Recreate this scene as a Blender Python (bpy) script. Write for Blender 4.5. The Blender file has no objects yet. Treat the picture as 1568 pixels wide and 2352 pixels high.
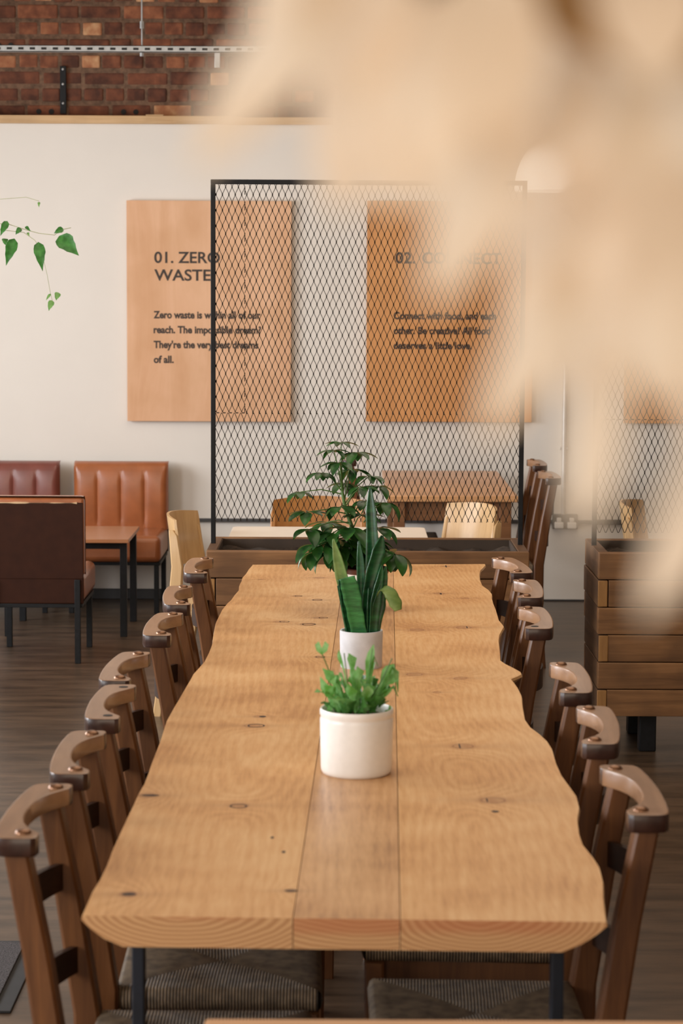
import bpy, bmesh, math, random
from mathutils import Vector, Matrix, Euler, noise

C = bpy.context.scene.collection
SC = bpy.context.scene
PI = math.pi
R = math.radians

# ------------------------------------------------------------------ camera, light, exposure
F_PX = 5200.0                       # focal length in pixels of the 1568x2352 frame
CAM_H = 1.66
PITCH = math.atan(524.0 / F_PX)
ROLL = R(0.28)
CAM_LOC = Vector((0, 0, CAM_H))
CAM_ROT = Matrix.Rotation(PI / 2 - PITCH, 3, 'X') @ Matrix.Rotation(ROLL, 3, 'Z')
cd = bpy.data.cameras.new('camera')
cam = bpy.data.objects.new('camera', cd)
C.objects.link(cam)
cam.location = CAM_LOC
cam.rotation_euler = CAM_ROT.to_euler()
cd.sensor_fit = 'VERTICAL'
cd.sensor_height = 36.0
cd.lens = F_PX / 2352.0 * 36.0
cd.clip_start = 0.05
cd.dof.use_dof = True
cd.dof.focus_distance = 6.7
cd.dof.aperture_fstop = 7.6
SC.camera = cam

SC.view_settings.view_transform = 'Standard'
SC.view_settings.look = 'None'
SC.view_settings.gamma = 1.0
SC.view_settings.exposure = 0.1
SC.cycles.use_denoising = True
SC.cycles.max_bounces = 8

W = bpy.data.worlds.new('world')
SC.world = W
W.use_nodes = True
bg = W.node_tree.nodes['Background']
bg.inputs[0].default_value = (1.0, 0.84, 0.66, 1)
bg.inputs[1].default_value = 0.5


def area_light(name, loc, target, sx, sy, power, color):
    l = bpy.data.lights.new(name, 'AREA')
    l.shape = 'RECTANGLE'
    l.size = sx
    l.size_y = sy
    l.energy = power
    l.color = color
    o = bpy.data.objects.new(name, l)
    C.objects.link(o)
    o.location = loc
    o.rotation_euler = (Vector(target) - Vector(loc)).to_track_quat('-Z', 'Y').to_euler()
    return o


WINS = ((0.6, 3.4), (5.0, 7.2), (8.4, 10.6))      # window openings in the left wall (y from, y to)
for (wa, wb), pw_ in zip(WINS, (128, 165, 125)):
    area_light('window_daylight', (-3.65, (wa + wb) / 2, 1.62), (0.0, (wa + wb) / 2 + 0.4, 1.3), wb - wa, 1.5, pw_, (0.93, 0.965, 1.0))
area_light('camera_side_fill', (-1.0, -3.6, 1.9), (0.2, 6.0, 1.1), 4.5, 2.4, 110, (1.0, 0.84, 0.66))  # fill light added behind the camera, source unseen
area_light('overhead_fill', (0.5, 6.9, 3.85), (0.5, 6.9, 0.0), 3.0, 6.5, 80, (1.0, 0.86, 0.68))  # soft fill added overhead to brighten level surfaces, no real opening there


# ------------------------------------------------------------------ pixel -> place
def ray(px, py):
    v = Vector(((px - 784.0) / F_PX, -(py - 1176.0) / F_PX, -1.0))
    return CAM_ROT @ v


def at_z(px, py, z):
    d = ray(px, py)
    return CAM_LOC + d * ((z - CAM_H) / d.z)


def at_y(px, py, y):
    d = ray(px, py)
    return CAM_LOC + d * (y / d.y)


# ------------------------------------------------------------------ mesh helpers
class MB:
    def __init__(self):
        self.v = []
        self.f = []
        self.m = []
        self.flat = set()
        self.uv = {}
        self.vat = {}

    def add(self, vs, fs, M=None, mi=0):
        n = len(self.v)
        nf = len(self.f)
        for p in vs:
            p = Vector(p)
            if M is not None:
                p = M @ p
            self.v.append(p)
        for f in fs:
            self.f.append([i + n for i in f])
            self.m.append(mi)
        return nf

    def from_bm(self, bm, M=None, mi=0):
        bm.verts.ensure_lookup_table()
        bm.verts.index_update()
        bm.normal_update()
        nf = self.add([v.co.copy() for v in bm.verts], [[v.index for v in f.verts] for f in bm.faces], M, mi)
        for i, f in enumerate(bm.faces):
            if max(abs(c) for c in f.normal) > 0.9995:
                self.flat.add(nf + i)
        bm.free()

    def box(self, lo, hi, bev=0.0, M=None, mi=0, seg=2):
        bm = bmesh.new()
        bmesh.ops.create_cube(bm, size=1.0)
        s = [hi[i] - lo[i] for i in range(3)]
        c = [(hi[i] + lo[i]) / 2 for i in range(3)]
        for v in bm.verts:
            v.co = Vector((v.co.x * s[0] + c[0], v.co.y * s[1] + c[1], v.co.z * s[2] + c[2]))
        if bev > 0:
            bmesh.ops.bevel(bm, geom=list(bm.edges), offset=bev, segments=seg, profile=0.5, affect='EDGES')
        self.from_bm(bm, M, mi)

    def prism(self, poly, z0, z1, bev=0.0, M=None, mi=0):
        bm = bmesh.new()
        vs = [bm.verts.new((p[0], p[1], z0)) for p in poly]
        f = bm.faces.new(vs)
        r = bmesh.ops.extrude_face_region(bm, geom=[f])
        for e in r['geom']:
            if isinstance(e, bmesh.types.BMVert):
                e.co.z = z1
        bmesh.ops.recalc_face_normals(bm, faces=bm.faces[:])
        if bev > 0:
            es = [e for e in bm.edges if abs(e.verts[0].co.z - e.verts[1].co.z) < 1e-6]
            bmesh.ops.bevel(bm, geom=es, offset=bev, segments=2, profile=0.5, affect='EDGES')
        self.from_bm(bm, M, mi)

    def sweep(self, path, w, d, up=None, M=None, mi=0, bev=0.0):
        """rectangular bar along a path; w, d constant or lists; frame from fixed axes X (w) and Y (d)."""
        n = len(path)
        ring = []
        vs, fs = [], []
        for i, p in enumerate(path):
            ww = w[i] if isinstance(w, (list, tuple)) else w
            dd = d[i] if isinstance(d, (list, tuple)) else d
            b = min(ww, dd) * bev
            hw, hd = ww / 2, dd / 2
            pts = [(-hw + b, -hd), (hw - b, -hd), (hw, -hd + b), (hw, hd - b), (hw - b, hd), (-hw + b, hd), (-hw, hd - b), (-hw, -hd + b)]
            for q in pts:
                vs.append((p[0] + q[0], p[1] + q[1], p[2]))
        for i in range(n - 1):
            for k in range(8):
                a, b_ = i * 8 + k, i * 8 + (k + 1) % 8
                fs.append([a, b_, b_ + 8, a + 8])
        fs.append(list(range(7, -1, -1)))
        fs.append([(n - 1) * 8 + k for k in range(8)])
        if path[-1][2] < path[0][2]:
            fs = [f[::-1] for f in fs]
        self.add(vs, fs, M, mi)

    def tube(self, path, rad, n=8, M=None, mi=0, caps=True):
        path = [Vector(p) for p in path]
        vs, fs = [], []
        ref = None
        for i, p in enumerate(path):
            t = (path[min(i + 1, len(path) - 1)] - path[max(i - 1, 0)]).normalized()
            if ref is None:
                ref = Vector((0, 0, 1)) if abs(t.z) < 0.9 else Vector((1, 0, 0))
            a = t.cross(ref)
            if a.length < 1e-6:
                a = t.orthogonal()
            a.normalize()
            b = t.cross(a).normalized()
            ref = a.cross(t)
            r = rad[i] if isinstance(rad, (list, tuple)) else rad
            for k in range(n):
                an = 2 * PI * k / n
                vs.append(p + a * (r * math.cos(an)) + b * (r * math.sin(an)))
        for i in range(len(path) - 1):
            for k in range(n):
                x, y = i * n + k, i * n + (k + 1) % n
                fs.append([x, y, y + n, x + n])
        if caps:
            fs.append(list(range(n))[::-1])
            fs.append([(len(path) - 1) * n + k for k in range(n)])
        self.add(vs, fs, M, mi)

    def lathe(self, prof, n=48, M=None, mi=0):
        vs, fs = [], []
        m = len(prof)
        for k in range(n):
            an = 2 * PI * k / n
            for r, z in prof:
                vs.append((r * math.cos(an), r * math.sin(an), z))
        for k in range(n):
            k2 = (k + 1) % n
            for i in range(m - 1):
                fs.append([k * m + i, k2 * m + i, k2 * m + i + 1, k * m + i + 1])
        self.add(vs, fs, M, mi)

    def blade(self, path, widths, side, cup=0.0, nw=4, mi=0):
        """leaf blade: ribbon along path, half widths, lateral vector side, cupped by cup * width."""
        path = [Vector(p) for p in path]
        side0 = Vector(side).normalized()
        vs, fs = [], []
        for i, p in enumerate(path):
            t = (path[min(i + 1, len(path) - 1)] - path[max(i - 1, 0)]).normalized()
            s = (side0 - t * side0.dot(t)).normalized()
            nrm = s.cross(t).normalized()
            for k in range(nw + 1):
                u = -1 + 2 * k / nw
                vs.append(p + s * (u * widths[i]) + nrm * (cup * widths[i] * u * u))
        for i in range(len(path) - 1):
            for k in range(nw):
                a = i * (nw + 1) + k
                fs.append([a, a + 1, a + nw + 2, a + nw + 1])
        self.add(vs, fs, None, mi)

    def build(self, name, mats, parent=None, smooth=True, angle=35, loc=None):
        me = bpy.data.meshes.new(name)
        me.from_pydata([tuple(p) for p in self.v], [], self.f)
        if not isinstance(mats, (list, tuple)):
            mats = [mats]
        for m in mats:
            me.materials.append(m)
        me.polygons.foreach_set('material_index', self.m)
        for nm, vals in self.vat.items():
            a = me.attributes.new(nm, 'FLOAT', 'POINT')
            a.data.foreach_set('value', vals)
        me.validate()
        if smooth:
            me.polygons.foreach_set('use_smooth', [True] * len(me.polygons))
            me.set_sharp_from_angle(angle=R(angle))
            if self.flat and len(me.polygons) == len(self.f):
                for i in self.flat:
                    me.polygons[i].use_smooth = False
        me.update()
        o = bpy.data.objects.new(name, me)
        C.objects.link(o)
        if parent is not None:
            o.parent = parent
        if loc is not None:
            o.location = loc
        return o


def tag(o, label=None, cat=None, group=None, kind=None):
    if label:
        o['label'] = label
    if cat:
        o['category'] = cat
    if group:
        o['group'] = group
    if kind:
        o['kind'] = kind
    return o


def empty(name, loc, rz=0.0, label=None, cat=None, group=None):
    o = bpy.data.objects.new(name, None)
    o.empty_display_size = 0.1
    C.objects.link(o)
    o.location = loc
    o.rotation_euler = (0, 0, rz)
    return tag(o, label, cat, group)


def kids(o):
    return [c for c in C.objects if c.parent == o]


def copy_tree(o, parent=None):
    c = o.copy()
    C.objects.link(c)
    c.parent = parent
    for ch in kids(o):
        copy_tree(ch, c)
    return c


# ------------------------------------------------------------------ materials
def new_mat(name):
    m = bpy.data.materials.new(name)
    m.use_nodes = True
    nt = m.node_tree
    return m, nt, nt.nodes['Principled BSDF']


def N(nt, t, **kw):
    n = nt.nodes.new(t)
    for k, v in kw.items():
        setattr(n, k, v)
    return n


def ramp(nt, stops):
    r = N(nt, 'ShaderNodeValToRGB')
    e = r.color_ramp.elements
    e[0].position, e[0].color = stops[0][0], (*stops[0][1], 1)
    e[1].position, e[1].color = stops[-1][0], (*stops[-1][1], 1)
    for p, c in stops[1:-1]:
        x = e.new(p)
        x.color = (*c, 1)
    return r


def plain(name, col, rough=0.5, metal=0.0, spec=0.5, coat=0.0, var=0.12, scale=20, bump=0.0, emit=None, estr=0.0):
    m, nt, b = new_mat(name)
    tc = N(nt, 'ShaderNodeTexCoord')
    no = N(nt, 'ShaderNodeTexNoise')
    no.inputs['Scale'].default_value = scale
    no.inputs['Detail'].default_value = 5
    nt.links.new(tc.outputs['Object'], no.inputs['Vector'])
    lo = tuple(c * (1 - var) for c in col)
    hi = tuple(min(1, c * (1 + var)) for c in col)
    r = ramp(nt, [(0.3, lo), (0.7, hi)])
    nt.links.new(no.outputs['Fac'], r.inputs[0])
    nt.links.new(r.outputs[0], b.inputs['Base Color'])
    b.inputs['Roughness'].default_value = rough
    b.inputs['Metallic'].default_value = metal
    b.inputs['Specular IOR Level'].default_value = spec
    b.inputs['Coat Weight'].default_value = coat
    b.inputs['Coat Roughness'].default_value = 0.2
    if bump > 0:
        bp = N(nt, 'ShaderNodeBump')
        bp.inputs['Strength'].default_value = bump
        bp.inputs['Distance'].default_value = 0.002
        nt.links.new(no.outputs['Fac'], bp.inputs['Height'])
        nt.links.new(bp.outputs[0], b.inputs['Normal'])
    if emit:
        b.inputs['Emission Color'].default_value = (*emit, 1)
        b.inputs['Emission Strength'].default_value = estr
    return m


def wood(name, c_lo, c_hi, axis='X', scale=(30, 2.0), rough=0.4, coat=0.0, spec=0.4, blotch=0.5, bump=0.15, c_blotch=None):
    """grain runs along axis"""
    m, nt, b = new_mat(name)
    tc = N(nt, 'ShaderNodeTexCoord')
    oi = N(nt, 'ShaderNodeObjectInfo')
    add = N(nt, 'ShaderNodeVectorMath', operation='ADD')
    mul = N(nt, 'ShaderNodeVectorMath', operation='MULTIPLY')
    cmb = N(nt, 'ShaderNodeCombineXYZ')
    ml = N(nt, 'ShaderNodeMath', operation='MULTIPLY')
    ml.inputs[1].default_value = 37.0
    nt.links.new(oi.outputs['Random'], ml.inputs[0])
    for i in range(3):
        nt.links.new(ml.outputs[0], cmb.inputs[i])
    nt.links.new(tc.outputs['Object'], add.inputs[0])
    nt.links.new(cmb.outputs[0], add.inputs[1])
    s = [scale[0]] * 3
    s['XYZ'.index(axis)] = scale[1]
    mul.inputs[1].default_value = s
    nt.links.new(add.outputs[0], mul.inputs[0])
    n1 = N(nt, 'ShaderNodeTexNoise')
    n1.inputs['Scale'].default_value = 1.0
    n1.inputs['Detail'].default_value = 6
    n1.inputs['Roughness'].default_value = 0.65
    n1.inputs['Distortion'].default_value = 0.6
    nt.links.new(mul.outputs[0], n1.inputs['Vector'])
    n2 = N(nt, 'ShaderNodeTexNoise')
    n2.inputs['Scale'].default_value = 5.0
    n2.inputs['Detail'].default_value = 3
    nt.links.new(add.outputs[0], n2.inputs['Vector'])
    r1 = ramp(nt, [(0.3, c_lo), (0.7, c_hi)])
    nt.links.new(n1.outputs['Fac'], r1.inputs[0])
    mx = N(nt, 'ShaderNodeMix', data_type='RGBA')
    r2 = ramp(nt, [(0.42, (0, 0, 0)), (0.68, (1, 1, 1))])
    nt.links.new(n2.outputs['Fac'], r2.inputs[0])
    mf = N(nt, 'ShaderNodeMath', operation='MULTIPLY')
    mf.inputs[1].default_value = blotch
    nt.links.new(r2.outputs[0], mf.inputs[0])
    nt.links.new(mf.outputs[0], mx.inputs['Factor'])
    nt.links.new(r1.outputs[0], mx.inputs['A'])
    mx.inputs['B'].default_value = (*(c_blotch or tuple(c * 0.6 for c in c_lo)), 1)
    nt.links.new(mx.outputs['Result'], b.inputs['Base Color'])
    b.inputs['Roughness'].default_value = rough
    b.inputs['Specular IOR Level'].default_value = spec
    b.inputs['Coat Weight'].default_value = coat
    b.inputs['Coat Roughness'].default_value = 0.18
    bp = N(nt, 'ShaderNodeBump')
    bp.inputs['Strength'].default_value = bump
    bp.inputs['Distance'].default_value = 0.002
    nt.links.new(n1.outputs['Fac'], bp.inputs['Height'])
    nt.links.new(bp.outputs[0], b.inputs['Normal'])
    return m


def leaf_mat(name, c1, c2, trans=0.35, rough=0.4, scale=60, axis_band=None):
    m, nt, b = new_mat(name)
    out = nt.nodes['Material Output']
    tc = N(nt, 'ShaderNodeTexCoord')
    no = N(nt, 'ShaderNodeTexNoise')
    no.inputs['Scale'].default_value = scale
    no.inputs['Detail'].default_value = 4
    if axis_band:
        mp = N(nt, 'ShaderNodeMapping')
        mp.inputs['Scale'].default_value = axis_band
        nt.links.new(tc.outputs['Object'], mp.inputs['Vector'])
        nt.links.new(mp.outputs[0], no.inputs['Vector'])
    else:
        nt.links.new(tc.outputs['Object'], no.inputs['Vector'])
    r = ramp(nt, [(0.35, c1), (0.65, c2)])
    nt.links.new(no.outputs['Fac'], r.inputs[0])
    nt.links.new(r.outputs[0], b.inputs['Base Color'])
    b.inputs['Roughness'].default_value = rough
    tr = N(nt, 'ShaderNodeBsdfTranslucent')
    nt.links.new(r.outputs[0], tr.inputs['Color'])
    mx = N(nt, 'ShaderNodeMixShader')
    mx.inputs[0].default_value = trans
    nt.links.new(b.outputs[0], mx.inputs[1])
    nt.links.new(tr.outputs[0], mx.inputs[2])
    nt.links.new(mx.outputs[0], out.inputs['Surface'])
    return m


def slab_mat(name, lo, mid, hi, knotc, rough=0.36):
    """live-edge timber: growth lines follow the 'grain' field stored on the mesh, knots the 'knot' field"""
    m, nt, b = new_mat(name)
    tc = N(nt, 'ShaderNodeTexCoord')
    ag = N(nt, 'ShaderNodeAttribute', attribute_name='grain')
    ak = N(nt, 'ShaderNodeAttribute', attribute_name='knot')
    fine = N(nt, 'ShaderNodeTexNoise')
    mp = N(nt, 'ShaderNodeMapping')
    mp.inputs['Scale'].default_value = (60, 5, 60)
    nt.links.new(tc.outputs['Object'], mp.inputs['Vector'])
    nt.links.new(mp.outputs[0], fine.inputs['Vector'])
    fine.inputs['Scale'].default_value = 3.0
    fine.inputs['Detail'].default_value = 5
    sl = N(nt, 'ShaderNodeTexNoise')
    sl.inputs['Scale'].default_value = 4.0
    sl.inputs['Detail'].default_value = 4
    nt.links.new(tc.outputs['Object'], sl.inputs['Vector'])
    sc = N(nt, 'ShaderNodeMath', operation='MULTIPLY')
    sc.inputs[1].default_value = 2 * PI
    nt.links.new(ag.outputs['Fac'], sc.inputs[0])
    fadd = N(nt, 'ShaderNodeMath', operation='MULTIPLY_ADD')
    fadd.inputs[1].default_value = 0.6
    nt.links.new(fine.outputs['Fac'], fadd.inputs[0])
    nt.links.new(sc.outputs[0], fadd.inputs[2])
    sn = N(nt, 'ShaderNodeMath', operation='SINE')
    nt.links.new(fadd.outputs[0], sn.inputs[0])
    # combine: 0.5 + 0.22*sin + 0.7*(slow-0.5)+0.3*(fine-.5)
    a1 = N(nt, 'ShaderNodeMath', operation='MULTIPLY_ADD')
    a1.inputs[1].default_value = 0.07
    a1.inputs[2].default_value = -0.40
    nt.links.new(sn.outputs[0], a1.inputs[0])
    a2 = N(nt, 'ShaderNodeMath', operation='MULTIPLY_ADD')
    a2.inputs[1].default_value = 1.25
    nt.links.new(sl.outputs['Fac'], a2.inputs[0])
    nt.links.new(a1.outputs[0], a2.inputs[2])
    a3 = N(nt, 'ShaderNodeMath', operation='MULTIPLY_ADD')
    a3.inputs[1].default_value = 0.62
    nt.links.new(fine.outputs['Fac'], a3.inputs[0])
    nt.links.new(a2.outputs[0], a3.inputs[2])
    r = ramp(nt, [(0.22, lo), (0.5, mid), (0.8, hi)])
    nt.links.new(a3.outputs[0], r.inputs[0])
    rk = ramp(nt, [(0.0, (0, 0, 0)), (0.18, (0.12,) * 3), (0.5, (0.5,) * 3), (0.58, (1.0,) * 3), (0.64, (0.45,) * 3), (1.0, (0.55,) * 3)])
    nt.links.new(ak.outputs['Fac'], rk.inputs[0])
    mx = N(nt, 'ShaderNodeMix', data_type='RGBA')
    nt.links.new(rk.outputs[0], mx.inputs['Factor'])
    nt.links.new(r.outputs[0], mx.inputs['A'])
    mx.inputs['B'].default_value = (*knotc, 1)
    nt.links.new(mx.outputs['Result'], b.inputs['Base Color'])
    b.inputs['Roughness'].default_value = rough
    b.inputs['Specular IOR Level'].default_value = 0.4
    bp = N(nt, 'ShaderNodeBump')
    bp.inputs['Strength'].default_value = 0.12
    bp.inputs['Distance'].default_value = 0.001
    nt.links.new(a3.outputs[0], bp.inputs['Height'])
    nt.links.new(bp.outputs[0], b.inputs['Normal'])
    return m


def endgrain_mat(name, lo, hi, red):
    """end grain: arcs of growth rings around a heart above the slab"""
    m, nt, b = new_mat(name)
    ag = N(nt, 'ShaderNodeAttribute', attribute_name='ring')
    tc = N(nt, 'ShaderNodeTexCoord')
    no = N(nt, 'ShaderNodeTexNoise')
    no.inputs['Scale'].default_value = 30
    nt.links.new(tc.outputs['Object'], no.inputs['Vector'])
    s = N(nt, 'ShaderNodeMath', operation='MULTIPLY_ADD')
    s.inputs[1].default_value = 2 * PI
    nt.links.new(ag.outputs['Fac'], s.inputs[0])
    nm = N(nt, 'ShaderNodeMath', operation='MULTIPLY')
    nm.inputs[1].default_value = 4.0
    nt.links.new(no.outputs['Fac'], nm.inputs[0])
    nt.links.new(nm.outputs[0], s.inputs[2])
    sn = N(nt, 'ShaderNodeMath', operation='SINE')
    nt.links.new(s.outputs[0], sn.inputs[0])
    ad = N(nt, 'ShaderNodeMath', operation='MULTIPLY_ADD')
    ad.inputs[1].default_value = 0.3
    ad.inputs[2].default_value = 0.5
    nt.links.new(sn.outputs[0], ad.inputs[0])
    r = ramp(nt, [(0.1, lo), (0.8, hi)])
    nt.links.new(ad.outputs[0], r.inputs[0])
    ah = N(nt, 'ShaderNodeAttribute', attribute_name='heart')
    mx = N(nt, 'ShaderNodeMix', data_type='RGBA')
    nt.links.new(ah.outputs['Fac'], mx.inputs['Factor'])
    nt.links.new(r.outputs[0], mx.inputs['A'])
    mx.inputs['B'].default_value = (*red, 1)
    nt.links.new(mx.outputs['Result'], b.inputs['Base Color'])
    b.inputs['Roughness'].default_value = 0.5
    return m


M = {}
M['wall'] = plain('painted_wall', (0.76, 0.705, 0.645), rough=0.85, spec=0.2, var=0.02, scale=3)
M['right_wall'] = plain('brown_wall', (0.25, 0.17, 0.12), rough=0.9)
M['ceiling'] = plain('ceiling_paint', (0.6, 0.5, 0.4), rough=0.9)
M['mortar'] = plain('mortar', (0.135, 0.075, 0.045), rough=0.95, var=0.4, scale=40, bump=0.5)
M['trim'] = wood('pine_trim', (0.50, 0.30, 0.14), (0.66, 0.44, 0.24), 'X', (40, 2), rough=0.55, blotch=0.3)
M['black'] = plain('black_steel', (0.006, 0.006, 0.007), rough=0.5, spec=0.25, var=0.3, scale=60)
M['leg_blue'] = plain('dark_blue_steel', (0.011, 0.014, 0.024), rough=0.5, spec=0.3, var=0.3)
M['mesh_metal'] = plain('expanded_metal', (0.022, 0.015, 0.009), rough=0.6, spec=0.2, var=0.3)
M['zinc'] = plain('zinc_steel', (0.40, 0.40, 0.40), rough=0.4, metal=0.5, var=0.15, scale=30)
M['slot'] = plain('slot_dark', (0.02, 0.018, 0.016), rough=0.9)
M['chair'] = wood('stained_beech', (0.085, 0.030, 0.010), (0.19, 0.075, 0.025), 'Z', (45, 3.5), rough=0.4, coat=0.06, spec=0.3, blotch=0.35, bump=0.06)
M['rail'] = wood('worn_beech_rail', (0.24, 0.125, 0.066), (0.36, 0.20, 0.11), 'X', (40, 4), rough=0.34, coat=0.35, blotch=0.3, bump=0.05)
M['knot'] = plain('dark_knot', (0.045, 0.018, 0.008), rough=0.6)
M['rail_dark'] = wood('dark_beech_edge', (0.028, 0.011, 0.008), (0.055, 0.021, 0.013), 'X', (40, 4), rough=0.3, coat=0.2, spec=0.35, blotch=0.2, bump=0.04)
M['slat'] = wood('dark_beech_slat', (0.022, 0.009, 0.005), (0.045, 0.018, 0.009), 'X', (40, 4), rough=0.45, coat=0.05, spec=0.25, blotch=0.3, bump=0.05)
M['screw'] = plain('bronze_screw', (0.22, 0.11, 0.06), rough=0.3, metal=0.7, var=0.2)
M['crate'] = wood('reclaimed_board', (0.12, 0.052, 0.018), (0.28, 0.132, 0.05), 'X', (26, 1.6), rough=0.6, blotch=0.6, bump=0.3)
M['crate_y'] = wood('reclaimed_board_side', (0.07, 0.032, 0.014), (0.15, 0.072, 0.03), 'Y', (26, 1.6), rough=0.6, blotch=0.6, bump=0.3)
M['crate_end'] = wood('reclaimed_board_end', (0.26, 0.12, 0.035), (0.38, 0.19, 0.06), 'Z', (30, 6), rough=0.65, blotch=0.3)
M['soil'] = plain('soil', (0.04, 0.025, 0.016), rough=1.0, var=0.6, scale=60, bump=0.8)
M['inner_dark'] = plain('planter_inner_dark', (0.05, 0.03, 0.018), rough=0.7)
M['ply'] = wood('birch_ply', (0.52, 0.31, 0.135), (0.66, 0.43, 0.21), 'Z', (30, 2), rough=0.42, coat=0.2, blotch=0.2, bump=0.05)
M['ply_orange'] = wood('orange_ply', (0.40, 0.17, 0.045), (0.52, 0.24, 0.075), 'Z', (30, 2), rough=0.4, blotch=0.2, bump=0.05)
M['sign'] = wood('sign_ply', (0.64, 0.35, 0.19), (0.78, 0.48, 0.30), 'Z', (7, 0.8), rough=0.6, blotch=0.25, bump=0.03, c_blotch=(0.50, 0.25, 0.10))
M['sign2'] = wood('sign_ply_orange', (0.58, 0.26, 0.09), (0.68, 0.33, 0.125), 'Z', (7, 0.8), rough=0.6, blotch=0.25, bump=0.03, c_blotch=(0.44, 0.19, 0.06))
M['ink'] = plain('sign_ink', (0.045, 0.032, 0.026), rough=0.7)
M['orange_vinyl'] = plain('tan_leatherette', (0.34, 0.105, 0.035), rough=0.3, spec=0.5, coat=0.25, var=0.12, scale=14)
M['red_vinyl'] = plain('oxblood_leatherette', (0.19, 0.055, 0.04), rough=0.3, spec=0.5, coat=0.25, var=0.12, scale=14)
M['back_vinyl'] = plain('dark_brown_vinyl', (0.036, 0.011, 0.005), rough=0.65, spec=0.15, var=0.15, scale=20)
M['chip'] = plain('worn_edge', (0.62, 0.42, 0.24), rough=0.8)
M['low_table'] = wood('low_table_top', (0.38, 0.155, 0.065), (0.46, 0.20, 0.09), 'X', (30, 2), rough=0.3, blotch=0.2, bump=0.02)
M['oak'] = wood('oak_table', (0.55, 0.27, 0.115), (0.70, 0.38, 0.18), 'X', (30, 1.5), rough=0.35, coat=0.2, blotch=0.3)
M['oak_dark'] = wood('oak_apron', (0.20, 0.085, 0.035), (0.30, 0.135, 0.055), 'X', (30, 1.5), rough=0.5, blotch=0.3)
M['cream'] = plain('cream_laminate', (0.90, 0.81, 0.70), rough=0.4, var=0.02)
M['white_pot'] = plain('white_glaze', (0.87, 0.855, 0.83), rough=0.3, spec=0.5, var=0.02, scale=80)
M['concrete'] = plain('pale_concrete', (0.57, 0.585, 0.62), rough=0.75, var=0.12, scale=25, bump=0.1)
M['enamel'] = plain('cream_enamel', (0.82, 0.77, 0.70), rough=0.25, var=0.03)
M['brown_rim'] = plain('brown_enamel_rim', (0.075, 0.02, 0.012), rough=0.3, var=0.2)
M['plug'] = plain('white_plug', (0.75, 0.72, 0.68), rough=0.4)
M['socket'] = plain('pewter_plate', (0.12, 0.11, 0.10), rough=0.4, metal=0.5)
M['trunk'] = plain('black_trunking', (0.05, 0.046, 0.045), rough=0.6)
M['conduit'] = plain('painted_conduit', (0.52, 0.50, 0.48), rough=0.4, metal=0.4)
M['skirting'] = plain('dark_skirting', (0.03, 0.028, 0.03), rough=0.5)
M['opal'] = plain('opal_lamp', (0.9, 0.88, 0.84), rough=0.4, emit=(1.0, 0.93, 0.83), estr=1.3)
M['mat_pile'] = plain('doormat_pile', (0.05, 0.043, 0.045), rough=1.0, var=0.85, scale=240, bump=1.0)
M['rubber'] = plain('doormat_rubber', (0.018, 0.018, 0.02), rough=0.7)
M['schef'] = leaf_mat('umbrella_leaf', (0.012, 0.05, 0.014), (0.035, 0.13, 0.022), 0.22, 0.28, 30)
M['schef_stem'] = plain('green_stem', (0.09, 0.17, 0.04), rough=0.5)
M['snake'] = leaf_mat('snake_leaf', (0.008, 0.05, 0.022), (0.022, 0.13, 0.045), 0.06, 0.3, 1.0, (25, 25, 110))
M['snake_light'] = leaf_mat('snake_leaf_bright', (0.02, 0.12, 0.035), (0.05, 0.27, 0.075), 0.1, 0.35, 1.0, (25, 25, 110))
M['snake_pale'] = leaf_mat('snake_leaf_pale', (0.14, 0.24, 0.055), (0.24, 0.34, 0.10), 0.12, 0.4, 1.0, (30, 30, 60))
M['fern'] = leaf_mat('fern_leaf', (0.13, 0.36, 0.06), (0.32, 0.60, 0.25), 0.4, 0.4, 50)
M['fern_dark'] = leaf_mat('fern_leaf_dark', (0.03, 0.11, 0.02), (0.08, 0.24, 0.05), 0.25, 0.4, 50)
M['vine'] = leaf_mat('vine_leaf', (0.03, 0.13, 0.02), (0.07, 0.26, 0.05), 0.3, 0.4, 40)
M['vine_pale'] = leaf_mat('vine_leaf_young', (0.14, 0.34, 0.08), (0.25, 0.46, 0.14), 0.3, 0.4, 40)
M['vine_stem'] = plain('pale_vine_stem', (0.40, 0.40, 0.24), rough=0.6)
M['dried'] = leaf_mat('bleached_leaf', (0.92, 0.775, 0.63), (0.96, 0.855, 0.73), 0.35, 0.7, 40)
M['twig_leaf_shade'] = leaf_mat('tan_twig_and_leaf_shade', (0.42, 0.24, 0.09), (0.52, 0.31, 0.13), 0.35, 0.7, 40)  # twig colour; on the deeper leaves it is painted shade
M['slab'] = slab_mat('live_edge_timber', (0.50, 0.24, 0.083), (0.645, 0.348, 0.136), (0.745, 0.455, 0.21), (0.26, 0.10, 0.035))
M['strip'] = slab_mat('centre_board_timber', (0.37, 0.18, 0.07), (0.54, 0.285, 0.12), (0.67, 0.39, 0.185), (0.2, 0.08, 0.03))
M['end'] = endgrain_mat('slab_end_grain', (0.43, 0.20, 0.075), (0.66, 0.38, 0.18), (0.46, 0.13, 0.045))


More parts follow.
